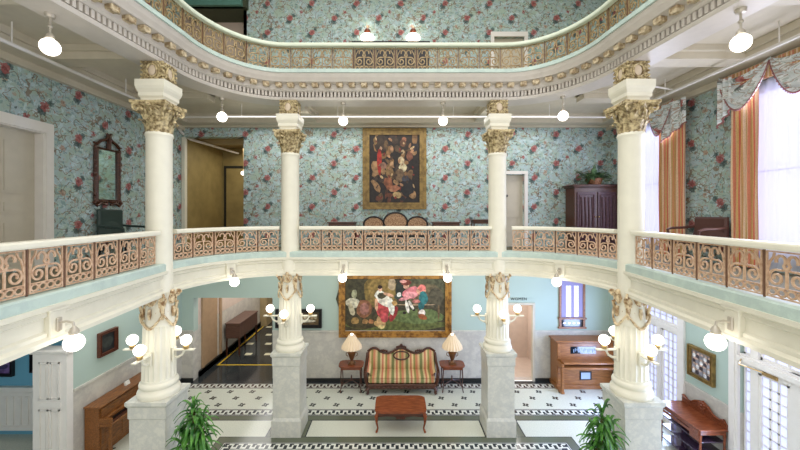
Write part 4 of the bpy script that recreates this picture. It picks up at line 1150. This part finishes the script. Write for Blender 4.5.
# panelled pier
t = thing('panelled_pier', 'tall white panelled pier with moulded top, at the lower left', 'pier', (-6.72, 6.87, 0))
mb = MB(); mb.box(-.33,.33,-.07,.07,0,2.28)
mb.sqlathe([(0,0)]) if 0 else None
for (a, b) in ((.12,1.2),(1.4,2.12)):
    for (c, d) in ((-.2,-.02),(.02,.2)):
        for (e, f, g, h) in ((c,d,a,a+.025),(c,d,b-.025,b),(c,c+.025,a,b),(d-.025,d,a,b)): mb.box(e,f,-.09,-.07,g,h)
        mb.box(c+.05,d-.05,-.08,-.07,a+.05,b-.05)
mb.box(-.22,.22,-.085,-.07,1.25,1.34)
mb.build('shaft', M['white_trim'], t)
mb = MB(); mb.bbox(-.37,.37,-.11,.11,2.28,2.32,.01); mb.bbox(-.40,.40,-.14,.14,2.32,2.37,.012); mb.build('cap', M['white_trim'], t)

# cane settee on the gallery
t = thing('cane_settee', 'dark-framed settee with three cane-backed medallions, under the tall dark painting', 'settee', (0, 9.75, 4.02))
mb = MB(); ov = []
for (cx, rx, rz_, cz) in ((0,.34,.28,.74),(-.62,.29,.22,.68),(.62,.29,.22,.68)):
    mb.tube([(cx+rx*math.cos(a), .25, cz+rz_*math.sin(a)*(1 if math.sin(a) > 0 else .8)) for a in [2*PI*i/24 for i in range(24)]], .026, 7, closed=True); ov.append((cx, rx, rz_, cz))
mb.bbox(-.92,.92,-.3,.28,.36,.41,.01); mb.build('frame', M['black'], t)
mb = MB()
for cx, rx, rz_, cz in ov: mb.prism([(cx+rx*math.cos(a), cz+rz_*math.sin(a)*(1 if math.sin(a) > 0 else .8)) for a in [2*PI*i/24 for i in range(24)]], 'y', .245, .255)
mb.build('cane_back', M['cane'], t)
mb = MB(); mb.bbox(-.88,.88,-.28,.22,.41,.45,.015); mb.build('seat', M['cane'], t)
for sx in (-1,1):
    for sy in (-1,1):
        mb = MB(); mb.tube([(sx*.86,sy*.24,.36),(sx*.87,sy*.25,.15),(sx*.9,sy*.27,.0)], [.03,.02,.018], 7); mb.build('leg', M['black'], t)
    mb = MB(); mb.tube([(sx*.88,.25,.62),(sx*.95,.0,.62),(sx*.93,-.2,.6),(sx*.9,-.26,.4)], .022, 7); mb.build('arm', M['black'], t)
def gallery_table(label, x, w, z, y=9.9):
    t = thing('console_table', label, 'table', (x, y, 4.02), group='dark side tables on the gallery')
    mb = MB(); mb.bbox(-w/2,w/2,-.2,.2,z-.04,z,.008); mb.box(-w/2+.04,w/2-.04,-.17,.17,z-.12,z-.04); mb.build('tabletop', M['walnut'], t)
    for sx in (-1,1):
        for sy in (-1,1):
            mb = MB(); mb.tube([(sx*(w/2-.05),sy*.15,z-.05),(sx*(w/2-.05),sy*.15,.0)], [.022,.015], 7); mb.build('leg', M['walnut'], t)
gallery_table('dark wood side table on the gallery, left of the cane settee', -1.5, .8, .76)
gallery_table('dark wood side table on the gallery, right of the cane settee', 1.42, .8, .76)
gallery_table('slightly taller dark side table on the gallery, half behind the farther right column', 2.5, .72, .83)

# armchairs on the gallery
def armchair(label, loc, rz, mat, bh, w):
    t = thing('armchair', label, 'chair', loc, rz)
    mb = MB(); mb.grid(lambda u, v: (-w/2+w*u, .24+.10*v-.03*math.sin(u*PI), .44+(bh-.44)*v), 8, 6); mb.bbox(-w/2,w/2,.27,.36,.44,bh,.03); mb.build('backrest', mat, t)
    mb = MB(); mb.bbox(-w/2+.02,w/2-.02,-.28,.26,.38,.48,.03); mb.build('seat', mat, t)
    for s in (-1,1):
        mb = MB(); mb.tube([(s*w/2,.3,.72),(s*(w/2+.03),.1,.70),(s*(w/2+.03),-.15,.69),(s*(w/2+.02),-.25,.66),(s*w/2,-.24,.5),(s*(w/2-.02),-.24,.4)], .026, 7); mb.build('arm', mat, t)
        for y_ in (-.25,.28):
            mb = MB(); mb.tube([(s*(w/2-.04),y_,.4),(s*(w/2-.02),y_*1.05,.0)], [.026,.018], 7); mb.build('leg', M['black'], t)
    return t
armchair('dark green leather armchair against the floral wall, below the carved mirror', (-5.98, 7.72, 4.02), PI/2, M['green_leather'], 1.08, .66)
armchair('brown leather armchair on the gallery, between the two curtained windows', (5.95, 6.95, 4.02), -PI/2, M['brown_leather'], .92, .72)

# corner cabinet with plant
t = thing('carved_cabinet', 'dark carved two-door cabinet in the gallery corner, holding the ivy basket', 'cabinet', (5.66, 10.08, 4.02))
mb = MB(); mb.bbox(-.62,.62,-.22,.30,.0,1.72,.01); mb.build('body', M['walnut'], t)
mb = MB(); mb.bbox(-.66,.66,-.26,.32,1.72,1.76,.008); mb.bbox(-.70,.70,-.30,.34,1.76,1.81,.012); mb.build('cornice', M['walnut'], t)
for s in (-1,1):
    mb = MB(); c_ = s*.29
    mb.bbox(c_-.26,c_+.26,-.25,-.22,.15,1.6,.006)
    for i in range(4): mb.tube([(c_-.15+.1*i,-.26,.25),(c_-.13+.1*i,-.265,.8),(c_-.15+.1*i,-.26,1.45)], .018, 6)
    mb.tube([(c_-.2,-.255,.2),(c_+.2,-.255,.2),(c_+.2,-.255,1.52),(c_-.2,-.255,1.52)], .014, 6, closed=True)
    d_ = mb.build('door', plain('carved_walnut_purple', (74,46,52), .35, 0, .3, 20), t)
    mb = MB(); mb.sphere((s*.05,-.27,.9), .02, 8, 6); mb.build('knob', M['brass'], d_)
def leafstrip(mb, base, dirv, L, wd, droop, rise, mi=0, n=6):
    d = Vector((math.cos(dirv), math.sin(dirv), 0)); sdv = Vector((-d.y, d.x, 0))
    vs = []
    for i in range(n+1):
        f = i/n; p = Vector(base)+d*L*f*.9+Vector((0,0,rise*f-droop*f*f)); ww = wd*math.sin(PI*min(1,f*.92+.08))**.7
        if i == n: ww = .002
        vs += [p-sdv*ww+Vector((0,0,.01)), p-Vector((0,0,.005)), p+sdv*ww+Vector((0,0,.01))]
    fs = []
    for i in range(n):
        for k in range(2): fs.append((i*3+k, i*3+k+1, i*3+k+4, i*3+k+3))
    mb.add(vs, fs, mi, True)
t = thing('potted_ivy', 'leafy trailing plant in a wicker basket on top of the carved cabinet', 'plant', (5.66, 9.98, 5.83))
mb = MB(); mb.lathe([(.16,0),(.20,.08),(.23,.17),(.22,.18),(.2,.12)], n=20); mb.build('basket', M['wicker'], t)
mb = MB(); rnd = random.Random(11)
for i in range(90):
    a = rnd.uniform(0, 2*PI); L = rnd.uniform(.15,.50); leafstrip(mb, (rnd.uniform(-.12,.12), rnd.uniform(-.1,.1), .15), a, L, .045, rnd.uniform(.1,.5), rnd.uniform(.25,.5))
for i in range(60):
    a = rnd.uniform(PI, 2*PI); p = (rnd.uniform(-.5,.4), rnd.uniform(-.2,.1), rnd.uniform(.05,.38)); leafstrip(mb, p, a, .12, .04, .06, .05, n=3)
mb.build('foliage', M['leaf_dark'], t)

# floor plants
def floor_plant(label, loc, h, seed, spread):
    t = thing('potted_palm', label, 'plant', loc)
    mb = MB(); mb.lathe([(.15,0),(.20,.05),(.24,.36),(.25,.4),(.22,.4),(.2,.34),(.0,.33)], n=24); mb.build('pot', M['pot'], t)
    mb = MB(); rnd = random.Random(seed)
    mb.tube([(0,0,.33),(.02,.01,h*.6),(0,.02,h*.82)], [.03,.025,.02], 7); mb.tube([(.05,.04,.33),(.1,.05,h*.5),(.12,.03,h*.65)], [.025,.02,.015], 7); mb.tube([(-.06,.0,.33),(-.1,-.03,h*.5),(-.13,-.05,h*.6)], [.025,.02,.015], 7)
    mb.build('stem', plain('plant_stem', (96,84,50), .7), t)
    mb = MB()
    for (cx, cy, top, nl) in ((0,.02,h*.86,60), (.12,.03,h*.74,50), (-.13,-.05,h*.66,50), (.03,-.1,h*.54,50), (-.04,.1,h*.48,30)):
        for i in range(nl):
            f = i/nl; z = top-.26*f*h; a = i*2.4+rnd.uniform(-.3,.3)
            L = spread*rnd.uniform(.7,1.05)
            leafstrip(mb, (cx,cy,z), a, L*(.5 if f < .15 else 1), .027, L*rnd.uniform(.9,1.7), L*(rnd.uniform(1.3,1.9) if f < .2 else rnd.uniform(.6,1.1)), n=7)
    mb.build('foliage', M['leaf'], t)
floor_plant('tall arching green plant beside the nearer left column', (-3.33, 5.75, 0), 2.12, 4, .36)
floor_plant('bushy drooping green plant beside the nearer right column', (3.40, 5.75, 0), 1.98, 9, .36)

# sconces on the top floor wall
def top_sconce(label, x):
    t = thing('wall_sconce', label, 'lamp', (x, YB, 10.24), group='wall sconces of the topmost floor')
    mb = MB(); mb.lathe([(.05,.06),(.09,.1),(.1,.14),(.07,.2),(.03,.24)], (0,-.16,0), 14); mb.tube([(0,0,.02),(0,-.08,.0),(0,-.16,.08)], .018, 7); mb.lathe([(.06,-.06),(.06,.06)], (0,-.01,0), 12)
    mb.build('fitting', plain('red_brown_metal', (128,70,50), .35, .4), t)
    mb = MB(); mb.lathe([(.21,-.06),(.2,-.02),(.14,.04),(.06,.08)], (0,-.16,0), 20); mb.build('glass_shade', M['globe_far'], t)
    mb = MB(); mb.lathe([(.03,.24),(.02,.27),(.004,.3)], (0,-.16,0), 10); mb.build('finial', M['brass'], t)
    l = bpy.data.lights.new('uplight', 'POINT'); l.energy = 1.1; l.shadow_soft_size = .04; l.color = (1,.95,.85)
    lo = bpy.data.objects.new('uplight', l); COL.objects.link(lo); lo.location = (x, YB-.16, 10.62)
top_sconce('lit white-shaded sconce on the topmost wall, left one of the pair', -.83)
top_sconce('lit white-shaded sconce on the topmost wall, right one of the pair', .52)
t = thing('low_black_box', 'low black box behind the middle of the topmost railing', 'cabinet', (-.12, 9.2, 8.1))  # black box put in where it is dark behind the rail panels
mb = MB(); mb.bbox(-.98,.98,-.25,.25,0,1.28,.01); mb.build('body', M['black'], t)
mb = MB(); mb.bbox(-1.0,1.0,-.27,.27,1.28,1.32,.008); mb.build('top', M['black'], t)

# curtains on the right gallery windows
def curtain(name, label, y0, y1, z0, z1, mat, x=XW-.12, nf=6, amp=.03, group=None, cat='curtain'):
    mb = MB()
    mb.grid(lambda u, v: (x-XW+amp*math.sin(u*nf*2*PI)*(.6+.4*v)+.008*math.sin(v*9+u*20), u*(y1-y0), z0+(z1-z0)*v), nf*10, 10)
    o = mb.build(name, mat); o.location = (XW, y0, 0); return tag(o, label, cat, group)
g = 'striped curtains of the gallery windows'
curtain('striped_curtain', 'salmon and gold striped curtain at the farther gallery window', 7.6, 8.34, 4.05, 7.3, M['drape'], group=g, nf=7)
curtain('striped_curtain', 'orange and gold striped curtain at the nearer gallery window, right of the armchair', 6.06, 6.55, 4.05, 7.3, M['drape'], group=g, nf=5)
g = 'sheer curtains of the gallery windows'
curtain('sheer_curtain', 'bright white sheer curtain at the farther gallery window', 8.3, 9.35, 4.05, 7.3, M['sheer'], x=XW-.05, nf=7, amp=.02, group=g)
curtain('sheer_curtain', 'bright white sheer curtain at the nearer gallery window, at the right edge', 4.1, 6.3, 4.05, 7.3, M['sheer'], x=XW-.05, nf=14, amp=.02, group=g)
def valance(label, y0, n, L, tails, ztop, zt2=None):
    t = thing('valance', label, 'valance', (XW, y0, 0), group='swagged valances over the gallery windows')
    mb = MB(); mb.box(-.16,-.10,-n*L,0,ztop-.28,ztop); mb.build('striped_pelmet', M['drape'], t)
    for i in range(n):
        a = -i*L; b = a-L
        def fn(u, v):
            y = a+(b-a)*u; sg = math.sin(u*PI)**.8
            z = ztop+.0-.10*sg-(.10*0+v*(.06+.55*sg)) - .02*math.sin(v*18)*sg + .05*(abs(u-.5)*2)**6
            x = -.18-.07*math.sin(v*18+u*2)*sg*.6-.06*v*sg
            return (x, y, z)
        mb = MB(); mb.grid(fn, 24, 22); sw = mb.build('swag', M['valance'], t)
        mb = MB(); pts = []
        for k in range(26):
            p = fn(k/25, 1); pts.append((p[0]-.01,p[1],p[2]-.01)); mb.sphere((p[0]-.01,p[1],p[2]-.02), .016, 6, 4)
        mb.tube(pts, .009, 5); mb.build('fringe', M['fringe'], sw)
    for (yy, wd, zl) in tails:
        mb = MB()
        def ft(u, v):
            zlow = zl + .28*u
            return (-.2-.03*math.sin(u*5*PI), yy-wd*u, ztop-.04+(zlow-ztop)*v)
        mb.grid(ft, 30, 8); tl_ = mb.build('tail', M['valance'], t)
        mb = MB(); pts = []
        for k in range(14):
            p = ft(k/13, 1); pts.append((p[0],p[1],p[2]-.01)); mb.sphere((p[0],p[1],p[2]-.02), .02, 6, 4)
        mb.tube(pts, .009, 5); mb.build('fringe', M['fringe'], tl_)
valance('floral swagged valance over the nearer gallery window at the right edge', 6.74, 3, .92, [(0, .28, 6.72)], 7.58)
valance('floral swagged valance with tail over the farther gallery window', 9.35, 2, .75, [(-1.18, .70, 6.74)], 7.55)

# pipes, door closer, hall table, lettering
mb = MB()
for s in (-1,1): mb.tube([(s*5.7,-1.1,7.52),(s*5.7,9.1,7.52)], .03, 8)
mb.tube([(-5.7,9.1,7.52),(5.7,9.1,7.52)], .026, 8)
for s in (-1,1):
    for yy in (1.5,3.2,5.2,7.4): mb.tube([(s*5.7,yy,7.52),(s*5.7,yy,7.88)], .01, 6)
for xx in (-4,-1.5,1.5,4): mb.tube([(xx,9.1,7.52),(xx,9.1,7.88)], .01, 6)
mb.tube([(5.7,7.2,7.56),(5.35,7.2,7.62),(4.9,7.2,7.7)], .018, 6)
tag(mb.build('sprinkler_pipe', M['white_trim']), 'thin white sprinkler pipe running under the gallery ceiling', 'pipe')
mb = MB(); mb.tube([(-6.35,YB-.2,7.5),(-6.36,YB-.05,7.42),(-6.32,YB+.3,7.3),(-5.75,12.8,7.22)], .04, 8); tag(mb.build('pipe', M['white_trim']), 'white pipe bending into the olive corridor', 'pipe')
mb = MB(); mb.bbox(XW-.03, XW+.02, 5.85, 6.1, 2.2, 2.26, .01); mb.tube([(XW,6.05,2.24),(XW-.22,6.3,2.3),(XW-.06,6.42,2.34)], .012, 6)
tag(mb.build('door_closer', M['brass']), 'brass closer arm above the near glazed door', 'door closer')
t = thing('hall_chest', 'brown wooden chest on legs against the hallway wall', 'chest', (-6.0, 12.3, 0))
mb = MB(); mb.bbox(.02,.52,0,1.6,.62,1.12,.01); mb.bbox(-.0,.54,-.02,1.62,1.12,1.16,.01); mb.build('body', wood('chest_wood', (74,52,44), (110,80,66), .4), t)
for xx in (.05,.49):
    for yy in (.05,1.55):
        mb = MB(); mb.bbox(xx-.025,xx+.025,yy-.025,yy+.025,0,.62,.005); mb.build('leg', M['walnut'], t)
t = thing('handrail', 'dark sloping stair handrail seen through the lower right doorway', 'handrail', (3.3, 11.6, 0))
mb = MB(); mb.tube([(0,0,1.25),(.5,.0,.62),(.56,0,.3)], .022, 8); mb.build('rail', M['walnut'], t)
mb = MB(); mb.tube([(.5,0,.0),(.5,0,.62)], .02, 8); mb.tube([(.1,0,.0),(.1,0,1.12)], .012, 8); mb.build('baluster', M['walnut'], t)
mb = MB(); mb.lathe([(.03,-.05),(.05,0),(.03,.05)], n=10); mb.sphere((0,0,.09),.07,12,8,1)
o = mb.build('corridor_lamp', [M['brass'], M['globe']]); o.location = (-4.62-.05, 10.9, 6.28)
o.location = (-5.22, 12.0, 6.4); 
mb = MB(); mb.tube([(-5.22,12.0,6.46),(-5.22,12.0,7.45)], .01, 6); bpy.data.objects.remove(o)
t = thing('corridor_lamp', 'small lit globe lamp hanging inside the olive corridor', 'lamp', (-5.22, 12.0, 6.4))
mb = MB(); mb.tube([(0,0,.08),(0,0,1.05)], .01, 6); mb.lathe([(.03,.06),(.04,.09),(.01,.13)], n=10); mb.build('stem', M['brass'], t)
mb = MB(); mb.sphere((0,0,0),.075,14,10); mb.build('globe', M['globe'], t)
cu = bpy.data.curves.new('lettering', 'FONT'); cu.body = 'WOMEN'; cu.size = .115; cu.extrude = .004; cu.align_x = 'CENTER'; cu.space_character = 1.15
tmp = bpy.data.objects.new('tmp', cu); COL.objects.link(tmp); bpy.context.view_layer.update()
me = bpy.data.meshes.new_from_object(tmp.evaluated_get(bpy.context.evaluated_depsgraph_get())); bpy.data.objects.remove(tmp)
o = bpy.data.objects.new('door_lettering', me); COL.objects.link(o); me.materials.clear(); me.materials.append(M['dark'])
o.location = (3.69, YB-.006, 2.42); o.rotation_euler = (PI/2, 0, 0)
tag(o, 'small dark letters on the teal wall above the lower right doorway', 'lettering')
